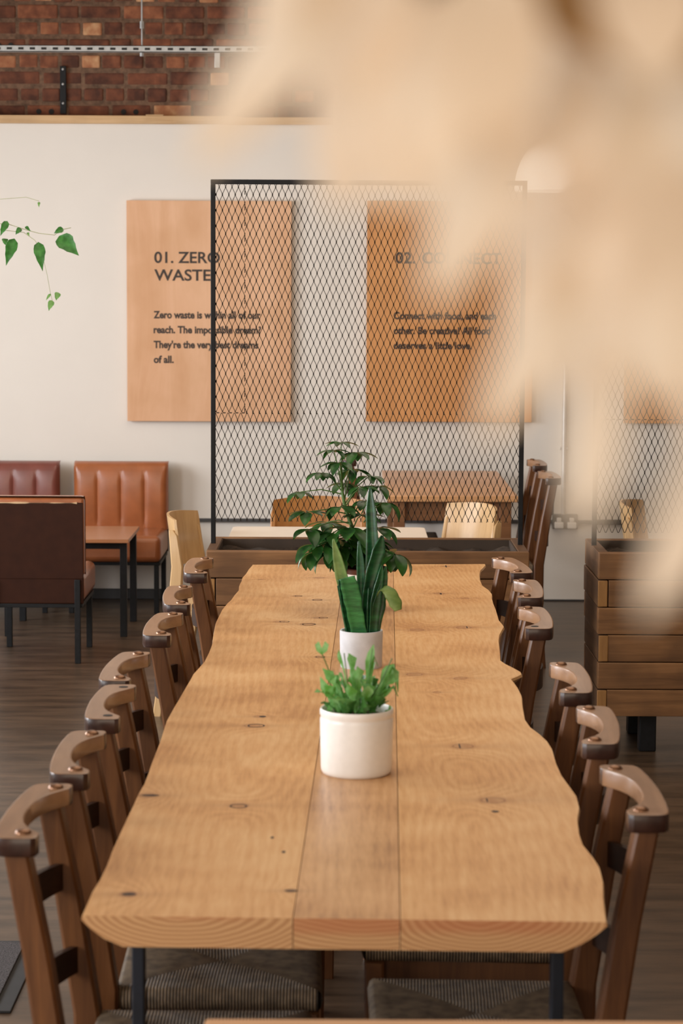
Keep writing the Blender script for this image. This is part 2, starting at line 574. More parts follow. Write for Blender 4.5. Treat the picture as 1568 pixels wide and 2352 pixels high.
def rush_mat():
    m, nt, b = new_mat('rush_cord')
    at = N(nt, 'ShaderNodeAttribute', attribute_name='cord')
    tc = N(nt, 'ShaderNodeTexCoord')
    no = N(nt, 'ShaderNodeTexNoise')
    no.inputs['Scale'].default_value = 45
    no.inputs['Detail'].default_value = 4
    nt.links.new(tc.outputs['Object'], no.inputs['Vector'])
    ma = N(nt, 'ShaderNodeMath', operation='MULTIPLY_ADD')
    ma.inputs[1].default_value = 2.0
    nt.links.new(no.outputs['Fac'], ma.inputs[0])
    ml = N(nt, 'ShaderNodeMath', operation='MULTIPLY')
    ml.inputs[1].default_value = 2 * PI / 0.0056
    nt.links.new(at.outputs['Fac'], ml.inputs[0])
    nt.links.new(ml.outputs[0], ma.inputs[2])
    sn = N(nt, 'ShaderNodeMath', operation='SINE')
    nt.links.new(ma.outputs[0], sn.inputs[0])
    h = N(nt, 'ShaderNodeMath', operation='MULTIPLY_ADD')
    h.inputs[1].default_value = 0.5
    h.inputs[2].default_value = 0.5
    nt.links.new(sn.outputs[0], h.inputs[0])
    s = N(nt, 'ShaderNodeMath', operation='MULTIPLY')
    nt.links.new(h.outputs[0], s.inputs[0])
    nt.links.new(no.outputs['Fac'], s.inputs[1])
    r = ramp(nt, [(0.05, (0.025, 0.015, 0.008)), (0.3, (0.15, 0.10, 0.055)), (0.6, (0.36, 0.25, 0.15))])
    nt.links.new(s.outputs[0], r.inputs[0])
    nt.links.new(r.outputs[0], b.inputs['Base Color'])
    b.inputs['Roughness'].default_value = 0.7
    bp = N(nt, 'ShaderNodeBump')
    bp.inputs['Strength'].default_value = 0.9
    bp.inputs['Distance'].default_value = 0.003
    nt.links.new(h.outputs[0], bp.inputs['Height'])
    nt.links.new(bp.outputs[0], b.inputs['Normal'])
    return m


M['rush'] = rush_mat()


def brick_mat():
    m, nt, b = new_mat('old_brick')
    at = N(nt, 'ShaderNodeAttribute', attribute_name='tone')
    tc = N(nt, 'ShaderNodeTexCoord')
    no = N(nt, 'ShaderNodeTexNoise')
    no.inputs['Scale'].default_value = 17
    no.inputs['Detail'].default_value = 8
    nt.links.new(tc.outputs['Object'], no.inputs['Vector'])
    ad = N(nt, 'ShaderNodeMath', operation='MULTIPLY_ADD')
    ad.inputs[1].default_value = 1.0
    ad.inputs[2].default_value = -0.53
    nt.links.new(no.outputs['Fac'], ad.inputs[0])
    a2 = N(nt, 'ShaderNodeMath', operation='ADD')
    nt.links.new(ad.outputs[0], a2.inputs[0])
    nt.links.new(at.outputs['Fac'], a2.inputs[1])
    r = ramp(nt, [(0.0, (0.065, 0.022, 0.012)), (0.35, (0.17, 0.055, 0.026)), (0.6, (0.30, 0.11, 0.05)), (0.8, (0.42, 0.19, 0.09)), (1.0, (0.60, 0.36, 0.19))])
    nt.links.new(a2.outputs[0], r.inputs[0])
    nt.links.new(r.outputs[0], b.inputs['Base Color'])
    b.inputs['Roughness'].default_value = 0.9
    bp = N(nt, 'ShaderNodeBump')
    bp.inputs['Strength'].default_value = 0.6
    bp.inputs['Distance'].default_value = 0.004
    nt.links.new(no.outputs['Fac'], bp.inputs['Height'])
    nt.links.new(bp.outputs[0], b.inputs['Normal'])
    return m


M['brick'] = brick_mat()


def floor_mat():
    m, nt, b = new_mat('dark_floor')
    tc = N(nt, 'ShaderNodeTexCoord')
    mp = N(nt, 'ShaderNodeMapping')
    mp.inputs['Scale'].default_value = (1.2, 7, 1)
    nt.links.new(tc.outputs['Object'], mp.inputs['Vector'])
    n1 = N(nt, 'ShaderNodeTexNoise')
    n1.inputs['Scale'].default_value = 2.0
    n1.inputs['Detail'].default_value = 8
    n1.inputs['Roughness'].default_value = 0.65
    nt.links.new(mp.outputs[0], n1.inputs['Vector'])
    r = ramp(nt, [(0.3, (0.016, 0.009, 0.004)), (0.7, (0.115, 0.069, 0.040))])
    nt.links.new(n1.outputs['Fac'], r.inputs[0])
    nt.links.new(r.outputs[0], b.inputs['Base Color'])
    b.inputs['Roughness'].default_value = 0.34
    b.inputs['Specular IOR Level'].default_value = 0.75
    bp = N(nt, 'ShaderNodeBump')
    bp.inputs['Strength'].default_value = 0.15
    bp.inputs['Distance'].default_value = 0.004
    nt.links.new(n1.outputs['Fac'], bp.inputs['Height'])
    nt.links.new(bp.outputs[0], b.inputs['Normal'])
    return m


M['floor'] = floor_mat()

# ------------------------------------------------------------------ room shell
WALL_Y = 11.85
b = MB()
b.box((-3.55, -3, -0.1), (6, 12.6, 0.0))
tag(b.build('floor', M['floor']), kind='structure')
TRIM_Z1 = at_y(300, 266, WALL_Y).z
TRIM_Z0 = at_y(300, 285, WALL_Y).z
b = MB()
z0w, z1w = 0.85, 2.4
ys = [-3.0] + [q for w_ in WINS for q in w_] + [12.6]
b.box((-3.55, -3, 0), (-3.4, 12.6, z0w))
b.box((-3.55, -3, z1w), (-3.4, 12.6, 4.0))
for q in range(0, len(ys), 2):
    b.box((-3.55, ys[q], z0w), (-3.4, ys[q + 1], z1w))
tag(b.build('wall_left', M['wall'], smooth=False), kind='structure')
for n_, (wa, wb) in enumerate(WINS):
    b = MB()
    for (ya, yb, za, zb_) in ((wa, wb, z0w, z0w + .05), (wa, wb, z1w - .05, z1w), (wa, wa + .05, z0w + .05, z1w - .05), (wb - .05, wb, z0w + .05, z1w - .05), ((wa + wb) / 2 - .02, (wa + wb) / 2 + .02, z0w + .05, z1w - .05)):
        b.box((-3.51, ya, za), (-3.44, yb, zb_), .004)
    tag(b.build('window_%d' % (n_ + 1), M['black']), kind='structure')
b = MB()
b.box((6, -3, 0), (6.15, 12.6, 4.0))
tag(b.build('wall_right', M['right_wall'], smooth=False), kind='structure')
b = MB()
b.box((-3.55, -3, 4.0), (6.15, 12.6, 4.1))
tag(b.build('ceiling', M['ceiling'], smooth=False), kind='structure')
b = MB()
b.box((-3.4, WALL_Y, 0.0), (6, WALL_Y + 0.12, TRIM_Z0))
tag(b.build('wall_back', M['wall']), kind='structure')
b = MB()
b.box((-3.4, WALL_Y - 0.02, TRIM_Z0), (-0.52, WALL_Y + 0.14, TRIM_Z1), 0.003)
b.box((-0.52, WALL_Y - 0.022, TRIM_Z0), (6, WALL_Y + 0.14, TRIM_Z1 - 0.004), 0.003)
b.box((-1.02, WALL_Y - 0.012, TRIM_Z1), (-0.93, WALL_Y + 0.1, TRIM_Z1 + 0.006))
tag(b.build('trim_1', M['trim']), kind='structure')

random.seed(5)
b = MB()
BY = WALL_Y + 0.13
b.box((-3.4, BY + 0.005, TRIM_Z0 - 0.1), (6, BY + 0.25, 4.0), mi=1)
tone = [0.2] * len(b.v)
course = 0.0850
row = 0
z = TRIM_Z1 - 0.004
while z < 3.9:  # courses
    L = 0.207 if row % 2 == 0 else 0.098
    x = -3.35 + random.uniform(0, 0.1)
    while x < 4.2:
        l = L * random.uniform(0.95, 1.04)
        if random.random() < 0.12 and row % 2 == 0:
            l = 0.1
        n0 = len(b.v)
        j = random.uniform(-0.004, 0.004)
        b.box((x, BY + j, z + random.uniform(0, .006)), (x + l, BY + 0.05, z + course - 0.012 - random.uniform(0, .007)), 0.009, seg=2)
        t = random.choice([0.12, 0.16, 0.2, 0.2, 0.25, 0.3, 0.36, 0.4, 0.45, 0.52, 0.6, 0.85])
        tone += [t] * (len(b.v) - n0)
        if random.random() < 0.07 and l > .15:
            for q in (0.3, 0.62):
                n0 = len(b.v)
                b.lathe([(0, 0.004), (0.014, 0.004), (0.014, 0)], 12, Matrix.Translation((x + l * q, BY + j, z + 0.033)) @ Matrix.Rotation(PI / 2, 4, 'X'), mi=2)
                tone += [0.0] * (len(b.v) - n0)
        x += l + random.uniform(0.008, 0.016)
    row += 1
    z += course
b.vat['tone'] = tone
tag(b.build('wall_brick_upper', [M['brick'], M['mortar'], M['slot']], smooth=False), kind='structure')

b = MB()
b.box((-3.4, WALL_Y - 0.018, 0.0), (-0.75, WALL_Y, 0.055), 0.003)
b.box((-0.75, WALL_Y - 0.012, 0.0), (6, WALL_Y, 0.008))
tag(b.build('baseboard_back', M['skirting']), kind='structure')

# black cable trunking along the wall, conduit drop and socket
zt = at_y(470, 1194, WALL_Y).z
b = MB()
b.box((-0.76, WALL_Y - 0.02, zt - 0.009), (1.60, WALL_Y, zt + 0.009), 0.002)
b.box((1.34, WALL_Y - 0.024, zt - 0.013), (1.60, WALL_Y, zt + 0.013), 0.002)
tag(b.build('cable_trunking', M['trunk']), 'thin black cable trunking running level along the white wall behind the mesh screens', 'trunking')
cx = at_y(1297, 900, WALL_Y).x
b = MB()
b.tube([(cx, WALL_Y - 0.016, zt + 0.03), (cx, WALL_Y - 0.016, 1.66), (cx, WALL_Y - 0.016, 2.3)], 0.0125, 12)
for zz in (0.8, 1.4, 2.0):
    b.box((cx - 0.022, WALL_Y - 0.02, zz), (cx + 0.022, WALL_Y, zz + 0.016), 0.002)
tag(b.build('wall_conduit', M['conduit']), 'grey vertical conduit pipe dropping down the white wall to the socket', 'pipe')
s0 = at_y(1267, 1214, WALL_Y)
s1 = at_y(1326, 1180, WALL_Y)
so = empty('double_socket', ((s0.x + s1.x) / 2, WALL_Y, (s0.z + s1.z) / 2), 0, 'dark metal double power socket with two white plugs on the white wall', 'socket')
b = MB()
hw, hh = (s1.x - s0.x) / 2, (s1.z - s0.z) / 2
b.box((-hw, -0.03, -hh), (hw, 0, hh), 0.004)
b.build('socket_plate', M['socket'], so)
for k in (-1, 1):
    b = MB()
    b.box((k * hw * .5 - 0.024, -0.055, -0.034), (k * hw * .5 + 0.024, -0.03, 0.0), 0.006)
    b.box((k * hw * .5 - 0.012, -0.052, 0.0), (k * hw * .5 + 0.012, -0.03, 0.022), 0.005)
    tag(b.build('plug', M['plug'], so), 'white plug')

# perforated strut channel with threaded rods, strap on the brick
SY = 11.3
sz = at_y(300, 112, SY).z
ch = empty('strut_channel', (0, SY, sz), 0, 'galvanised slotted strut channel hung level in front of the brick wall', 'channel')
b = MB()
hh = 0.016
b.box((-2.6, 0, -hh), (2.4, 0.003, hh))
b.box((-2.6, 0, hh - .003), (2.4, 0.041, hh))
b.box((-2.6, 0, -hh), (2.4, 0.041, -hh + .003))
x = -2.56
while x < 2.4:
    b.box((x, -0.0015, -0.006), (x + 0.026, 0.001, 0.005), mi=1)
    x += 0.0565
b.build('channel', [M['zinc'], M['slot']], ch, smooth=False)
for px in (325, 860):
    rx = at_y(px, 60, SY).x
    b = MB()
    b.tube([(rx, 0.02, -0.03), (rx, 0.02, 0.8)], 0.0045, 8)
    b.tube([(rx, 0.02, 0.10), (rx, 0.02, 0.135)], 0.011, 6)
    b.tube([(rx, 0.012, -0.035), (rx, 0.012, -0.018)], 0.011, 6)
    b.build('threaded_rod', M['zinc'], ch)
b = MB()
rx = at_y(499, 140, SY).x
b.box((rx - 0.014, 0.003, -0.09), (rx + 0.014, 0.02, -0.016), 0.002)
b.build('hanger_plate', M['zinc'], ch)
p0, p1 = at_y(146, 262, BY), at_y(146, 152, BY)
b = MB()
b.box((-0.016, -0.012, 0), (0.016, 0, p1.z - p0.z), 0.002)
for q in (0.22, 0.62, 0.93):
    b.lathe([(0, 0.006), (0.005, 0.005), (0.007, 0)], 10, Matrix.Translation((0, -0.012, (p1.z - p0.z) * q)) @ Matrix.Rotation(PI / 2, 4, 'X'), mi=1)
tag(b.build('wall_strap', [M['black'], M['zinc']], loc=(p0.x, BY - 0.005, p0.z)), 'short black vertical steel strap screwed to the brick wall at the left', 'bracket')

# lit lamp on the far wall, partly behind the dried leaves
lp = at_y(1281, 440, 11.2)
k = 11.2 / F_PX
la = empty('dome_lamp', (lp.x, 11.2, lp.z), 0, 'glowing white half-dome lamp hanging near the far wall behind the dried leaves', 'lamp')
b = MB()
rr = 101 * k
hgt = 134 * k
prof = [(rr * math.cos(t), hgt * math.sin(t)) for t in [i * PI / 2 / 12 for i in range(13)]]
b.lathe([(0.0, 0.004), (rr * 0.97, 0.004), (rr * 0.985, 0)] + prof, 48)
b.build('shade', M['opal'], la)
b = MB()
b.tube([(0, 0, hgt - .01), (0, 0, hgt + 1.2)], 0.004, 6)
b.build('cord', M['black'], la)

# ------------------------------------------------------------------ plywood signs with lettering
def lettering(name, lines, x0, tops, width_px, cap_px, parent, origin, bold, ppx):
    """text lines as one flat raised mesh on the sign; x0/tops are offsets from the sign's left/top in metres"""
    for n_, (s, top, wpx) in enumerate(zip(lines, tops, width_px)):
        xo = x0[n_] if isinstance(x0, list) else x0
        mb = MB()
        cu = bpy.data.curves.new('t', 'FONT')
        cu.body = s
        cu.size = 1.0
        cu.offset = bold
        cu.extrude = 0.0
        cu.resolution_u = 4
        to = bpy.data.objects.new('t', cu)
        me = bpy.data.meshes.new_from_object(to)
        xs = [v.co.x for v in me.vertices]
        sx = wpx * ppx / (max(xs) - min(xs))
        sy = cap_px * ppx / 0.70
        mnx = min(xs)
        vs = [((v.co.x - mnx) * sx + xo, -0.0012, top - cap_px * ppx + v.co.y * sy) for v in me.vertices]
        mb.add(vs, [list(p.vertices) for p in me.polygons])
        bpy.data.objects.remove(to)
        bpy.data.curves.remove(cu)
        bpy.data.meshes.remove(me)
        mb.build(name, M['ink'], parent, smooth=False)


def make_sign(x0p, x1p, y0p, y1p, mat, label, head, hx, htops, hw, body, bx, btops, bw):
    SYF = WALL_Y - 0.035
    a, c = at_y(x0p, y0p, SYF), at_y(x1p, y1p, SYF)
    ppx = SYF / F_PX
    e = empty('plywood_sign', (a.x, SYF, a.z), 0, label, 'sign', 'plywood signs on the white wall')
    mb = MB()
    mb.box((0, 0, c.z - a.z), (c.x - a.x, 0.022, 0), 0.002)
    mb.box((0.1, 0.02, c.z - a.z + .1), (c.x - a.x - 0.1, 0.035, -0.1))
    mb.build('board', mat, e)
    lettering('heading', head, [(q - x0p) * ppx for q in hx], [-(t - y0p) * ppx for t in htops], hw, 25, e, None, 0.018, ppx)
    lettering('body_text', body, (bx - x0p) * ppx, [-(t - y0p) * ppx for t in btops], bw, 16, e, None, 0.034, ppx)
    return e


make_sign(290, 668, 460, 969, M['sign'], 'pale plywood sign reading 01. ZERO WASTE, half behind the mesh screen',
          ['01. ZERO', 'WASTE'], [353, 353], [576, 616], [150, 129],
          ['Zero waste is within all of our', 'reach. The impossible dream?', "They're the very best dreams", 'of all.'], 351, [711, 745, 779, 813], [245, 246, 240, 46])
make_sign(843, 1220, 460, 970, M['sign2'], 'orange plywood sign reading 02. CONNECT, wholly behind the mesh screen',
          ['02.', 'CONNECT'], [908, 970], [577, 577], [46, 180],
          ['Connect with food, and each', 'other. Be creative! All food', 'deserves a little love.'], 905, [713, 747, 781], [235, 222, 180])
SYF = WALL_Y - 0.035
a, c = at_y(1440, 462, SYF), at_y(1815, 974, SYF)
e = empty('plywood_sign', (a.x, SYF, a.z), 0, 'brown plywood board seen through the right-hand mesh screen beneath the dried leaves', 'sign', 'plywood signs on the white wall')
mb = MB()
mb.box((0, 0, c.z - a.z), (c.x - a.x, 0.022, 0), 0.002)
mb.box((0.1, 0.02, c.z - a.z + .1), (c.x - a.x - 0.1, 0.035, -0.1))
mb.build('board', M['sign2'], e)

# ------------------------------------------------------------------ the long live-edge table
TZ = 0.76
TH = 0.045
left_px = [(580, 1297), (572, 1306), (565, 1317), (557.5, 1325), (556, 1332), (551, 1341), (550, 1353), (538.7, 1366), (532, 1376), (522.6, 1384.5), (511, 1399), (497, 1427), (493, 1445), (489, 1475), (481, 1497), (470, 1519), (456, 1535), (444.6, 1547.5), (438, 1560), (428, 1577), (416, 1598), (400, 1625), (383, 1656), (367.7, 1704.6), (348.7, 1753), (342, 1773.5), (331.5, 1801), (317.7, 1825), (307, 1849), (293.6, 1877), (276, 1915), (259, 1952.6), (245, 1990), (228, 2025), (211, 2052), (200.7, 2076.5), (187.6, 2106)]
right_px = [(1112, 1295), (1115.7, 1300.6), (1110, 1307), (1103.8, 1312.5), (1101.5, 1322), (1102.7, 1334), (1108, 1347), (1123, 1358), (1130, 1366.7), (1129.8, 1375.4), (1133, 1388), (1138.5, 1401), (1146, 1427), (1153.7, 1436), (1157.6, 1441.5), (1153.7, 1448), (1147, 1460), (1145, 1473), (1147.6, 1497), (1149, 1518.5), (1160, 1526), (1179.7, 1535.9), (1195, 1544.5), (1198, 1550), (1188, 1555), (1173, 1561), (1180, 1569), (1188.6, 1581), (1197.5, 1599), (1199, 1620.7), (1204.6, 1653), (1217, 1670.7), (1238.6, 1686.8), (1256, 1703), (1267, 1720.7), (1276, 1753), (1288.6, 1781), (1310, 1810), (1322.5, 1828), (1328.6, 1853), (1324, 1881), (1328, 1913.6), (1336.8, 1938.6), (1360, 1967), (1374, 1988.6), (1382, 2020.7), (1383, 2060), (1386.8, 2095.7), (1390, 2116)]
LW = [at_z(px, py, TZ) for px, py in left_px]
RW = [at_z(px, py, TZ) for px, py in right_px]
SL = [at_z(672, 2120, TZ), at_z(780, 1392, TZ)]
SR = [at_z(920, 2120, TZ), at_z(905, 1392, TZ)]


def interp(pts, y):
    ps = sorted(((p.y, p.x) for p in pts))
    if y <= ps[0][0]:
        (y0, x0), (y1, x1) = ps[0], ps[1]
        return x0
    for (y0, x0), (y1, x1) in zip(ps, ps[1:]):
        if y <= y1:
            t = (y - y0) / max(1e-9, y1 - y0)
            return x0 + (x1 - x0) * t
    return ps[-1][1]


def line(pts, y):
    a, c = pts
    return a.x + (c.x - a.x) * (y - a.y) / (c.y - a.y)


NEAR = (at_z(190, 2103, TZ), at_z(1390, 2118, TZ))
FAR = (at_z(580, 1297, TZ), at_z(1112, 1295.5, TZ))


def lerp_line(pts, x):
    a, c = pts
    return a.y + (c.y - a.y) * (x - a.x) / (c.x - a.x)


knots_px = [(588, 1667, 1), (603, 1646, .6), (550, 1850, 1), (296, 2054, .8), (668, 2046, .5), (344, 1827, .9), (735, 1419, .8), (685, 1369, .7), (729, 1378, .8), (651, 1428, .8), (709, 1434, 1.1), (735, 1509, .8), (735, 1327, .9), (603, 1331, .5),
            (1060, 1714, 1.3), (1118, 1838, 1.3), (1012, 1363, 1.0), (960, 1447, 1.2), (1068, 1441, 1.3), (952, 1549, 1.2), (1070, 1558, 1.0), (1023, 1301, .8), (1075, 1374, .7), (1010, 1590, .6)]
KN = [(at_z(px, py, TZ), s) for px, py, s in knots_px]


def grain(x, y, kind):
    if kind == 0:
        xc = -0.16 + 0.05 * noise.noise(Vector((y * 0.7, 3.1, 0)))
    elif kind == 2:
        xc = 0.21 + 0.06 * noise.noise(Vector((y * 0.7, 7.7, 0)))
    else:
        xc = 0.03 + 0.03 * noise.noise(Vector((y * 0.9, 1.7, 0)))
    if kind == 0:
        e0 = interp(LW, y)
        st = LEND[0] + (LEND[1] - LEND[0]) * (y - 3.2) / 4.0
        sm = line(SL, y)
        x = x - (e0 - st) * max(0, min(1, (sm - x) / (sm - e0)))
    elif kind == 2:
        e0 = interp(RW, y)
        st = REND[0] + (REND[1] - REND[0]) * (y - 3.2) / 4.0
        sm = line(SR, y)
        x = x - (e0 - st) * max(0, min(1, (x - sm) / (e0 - sm)))
    dx = x - xc
    g = 62 * math.sqrt(dx * dx + 0.03 ** 2)
    g += 6.0 * noise.noise(Vector((x * 2.0, y * 0.45, kind * 5.0)))
    g += 1.3 * noise.noise(Vector((x * 7, y * 1.6, kind * 5.0 + 9)))
    kk = 0
    for p, s in KN:
        ex, ey = x - p.x, y - p.y
        r2 = (ex / (0.055 * s)) ** 2 + (ey / (0.075 * s)) ** 2
        if r2 < 12:
            g += 3.2 * s * math.exp(-r2)
            q = (ex / (0.020 * s)) ** 2 + (ey / (0.020 * s)) ** 2
            kk = max(kk, math.exp(-q))
            # darker streak either side of the knot
            q2 = (ex / (0.085 * s)) ** 2 + (ey / (0.022 * s)) ** 2
            kk = max(kk, 0.33 * math.exp(-q2))
    return g, kk


LEND = (interp(LW, 3.2), interp(LW, 7.2))
REND = (interp(RW, 3.2), interp(RW, 7.2))
NS = 720


def board(name, kind, fl, fr, live_l, live_r, nx, parent):
    mb = MB()
    gr, kn, rg, ht = [], [], [], []
    cols = nx + 1
    prof_l = [(0.0, 0.0), (-0.002, -0.006), (0.010, -0.018), (0.030, -0.033), (0.058, -TH)] if live_l else [(0, 0), (0, -TH)]
    prof_r = [(0.0, 0.0), (0.002, -0.006), (-0.012, -0.018), (-0.034, -0.033), (-0.062, -TH)] if live_r else [(0, 0), (0, -TH)]
    rows = []
    for j in range(NS + 1):
        t = j / NS
        t = t if True else t
        idx = []
        ya, yb = 3.0, 7.4
        # station: slide from near edge to far edge
        ymid = lerp_line(NEAR, 0) * (1 - t) + lerp_line(FAR, 0) * t
        xl, xr = fl(ymid), fr(ymid)
        wob = 0.004 * noise.noise(Vector((ymid * 9, kind, 4.0)))
        bot = []
        for (ox, oz) in reversed(prof_l[1:]):
            bot.append((xl + ox + (wob if oz < -0.01 else 0), oz))
        top = []
        for i in range(nx + 1):
            u = i / nx
            top.append((xl + (xr - xl) * u, 0.0))
        bot2 = []
        for (ox, oz) in prof_r[1:]:
            bot2.append((xr + ox - (wob if oz < -0.01 else 0), oz))
        for (x, z) in bot + top + bot2:
            y = lerp_line(NEAR, x) * (1 - t) + lerp_line(FAR, x) * t
            idx.append(len(mb.v))
            mb.v.append(Vector((x, y, TZ + z)))
            g, q = grain(x, y, kind)
            gr.append(g + z * 60)
            kn.append(q if z > -0.001 else q * 0.3)
            rg.append(0)
            ht.append(0)
        rows.append(idx)
    nn = len(rows[0])
    for j in range(NS):
        for i in range(nn):
            i2 = (i + 1) % nn
            mb.f.append([rows[j][i], rows[j][i2], rows[j + 1][i2], rows[j + 1][i]])
            mb.m.append(0)
    # end caps as a fine grid so that the growth rings read on the end grain
    for end, flip in ((0, False), (NS, True)):
        ids = rows[end]
        ntop = len(prof_l) - 1
        tops = [mb.v[i] for i in ids[ntop:ntop + nx + 1]]
        xl, xr = tops[0].x, tops[-1].x
        nb = 8
        grid = []
        for r_ in range(nb + 1):
            z = -TH * r_ / nb

            def off(prof, z):
                for (a0, z0), (a1, z1) in zip(prof, prof[1:]):
                    if z1 <= z <= z0:
                        return a0 + (a1 - a0) * (z0 - z) / max(1e-9, z0 - z1)
                return prof[-1][0]
            a, c = xl + off(prof_l, z), xr + off(prof_r, z)
            rowi = []
            for i in range(nx * 2 + 1):
                x = a + (c - a) * i / (nx * 2)
                y = lerp_line(NEAR if end == 0 else FAR, x)
                rowi.append(len(mb.v))
                mb.v.append(Vector((x, y, TZ + z)))
                xc = {0: -0.22, 1: 0.03, 2: 0.20}[kind]
                hz = {0: 0.035, 1: 0.12, 2: 0.025}[kind]
                rad = math.hypot((x - xc) * 0.55, z - hz)
                gr.append(0)
                kn.append(0)
                rg.append(rad * 150 + 1.5 * noise.noise(Vector((x * 8, z * 20, kind))))
                cen = {0: -0.19, 1: 0.03, 2: 0.21}[kind]
                wid = {0: 0.07, 1: 0.13, 2: 0.13}[kind]
                h = math.exp(-((x - cen) / wid) ** 4) * max(0, min(1, (z + {0: 0.008, 1: 0.028, 2: 0.024}[kind]) / 0.012))
                ht.append(0.55 * h)
            grid.append(rowi)
        for r_ in range(nb):
            for i in range(nx * 2):
                q = [grid[r_][i], grid[r_ + 1][i], grid[r_ + 1][i + 1], grid[r_][i + 1]]
                mb.f.append(q if not flip else q[::-1])
                mb.m.append(1)
    mb.vat = {'grain': gr, 'knot': kn, 'ring': rg, 'heart': ht}
    return mb.build(name, [M['strip'] if kind == 1 else M['slab'], M['end']], parent, angle=50)


tab = empty('dining_table', (0, 0, 0), 0, 'long honey-coloured live-edge wooden dining table with potted plants down its middle', 'table')
gap = 0.0012
tag(board('live_edge_board', 0, lambda y: interp(LW, y), lambda y: line(SL, y) - gap, True, False, 54, tab), 'left board with natural wavy edge')
tag(board('centre_board', 1, lambda y: line(SL, y), lambda y: line(SR, y) - gap, False, False, 14, tab), 'narrower straight middle board')
tag(board('live_edge_board', 2, lambda y: line(SR, y), lambda y: interp(RW, y), False, True, 54, tab), 'right board with natural wavy edge')
def knot_ring(px, py, rx, ry, solid=False):
    c_ = at_z(px, py, TZ)
    mb = MB()
    n_ = 28
    dep = c_.y / F_PX
    fy = (py - 652) / F_PX
    for i in range(n_):
        an = 2 * PI * i / n_
        for q_ in ((0.0, 1.0) if solid else (0.8, 1.0)):
            wv = 1 + 0.12 * noise.noise(Vector((math.cos(an) * 1.5, math.sin(an) * 1.5, px)))
            mb.v.append(Vector((c_.x + rx * dep * q_ * wv * math.cos(an), c_.y + ry * dep / fy * q_ * wv * math.sin(an), TZ + 0.00025)))
    for i in range(n_):
        j = (i + 1) % n_
        mb.f.append([2 * i, 2 * i + 1, 2 * j + 1, 2 * j])
        mb.m.append(0)
    return mb.build('knot', M['knot'], tab)


for kx, ky, ka, kb, so_ in ((345, 1827, 21, 2.2, True), (588, 1667, 20, 4.2, False), (548, 1852, 22, 4.5, False), (296, 2054, 17, 4.0, True), (668, 2046, 16, 2.5, True), (653, 1428, 12, 1.8, False), (709, 1434, 16, 2.6, False),
                            (742, 1419, 11, 1.5, False), (735, 1509, 11, 2.0, False), (729, 1378, 12, 1.6, False), (685, 1369, 9, 1.2, False), (603, 1646, 8, 2.0, True), (1024, 1301, 2.0, 2.5, True), (1072, 1441, 1.6, 2.6, True),
                            (1055, 1714, 2.0, 6.0, True), (1118, 1838, 1.8, 5.0, True), (1012, 1364, 2.5, 2.0, True), (1137, 1864, 9, 2.5, True), (625, 1924, 4, 2.5, True), (651, 1957, 4.5, 3, True)):
    knot_ring(kx, ky, ka, kb, so_)
lx0, lx1 = at_y(319, 2250, 3.31).x, at_y(1278, 2250, 3.31).x
for (lx, ly) in ((lx0, 3.31), (lx1, 3.31), (-0.20, 6.95), (0.36, 6.95)):
    b = MB()
    b.box((lx - 0.009, ly - 0.02, 0), (lx + 0.009, ly + 0.02, TZ - TH), 0.002)
    b.build('leg', M['leg_blue'], tab)
for ly in (3.31, 6.95):
    b = MB()
    xa, xb = (lx0, lx1) if ly < 5 else (-0.20, 0.36)
    b.box((xa + .009, ly - 0.02, TZ - TH - 0.012), (xb - .009, ly + 0.02, TZ - TH - 0.0005), 0.001)
    b.build('cross_bar', M['leg_blue'], tab)

# ------------------------------------------------------------------ chapel chairs
RZ = 0.83                            # top of the curved back rail


def mirror_poly(half_outer, half_inner):
    outer = [(-v, u) for v, u in half_outer] + [(v, u) for v, u in reversed(half_outer)][1:]
    inner = [(v, u) for v, u in half_inner] + [(-v, u) for v, u in reversed(half_inner)][1:]
    return outer + inner


def post_y(z):
    pts = [(0.0, -0.030), (0.2, -0.050), (0.45, -0.050), (0.65, -0.020), (0.81, 0.010)]
    for (z0, y0), (z1, y1) in zip(pts, pts[1:]):
        if z <= z1:
            return y0 + (y1 - y0) * (z - z0) / (z1 - z0)
    return pts[-1][1]


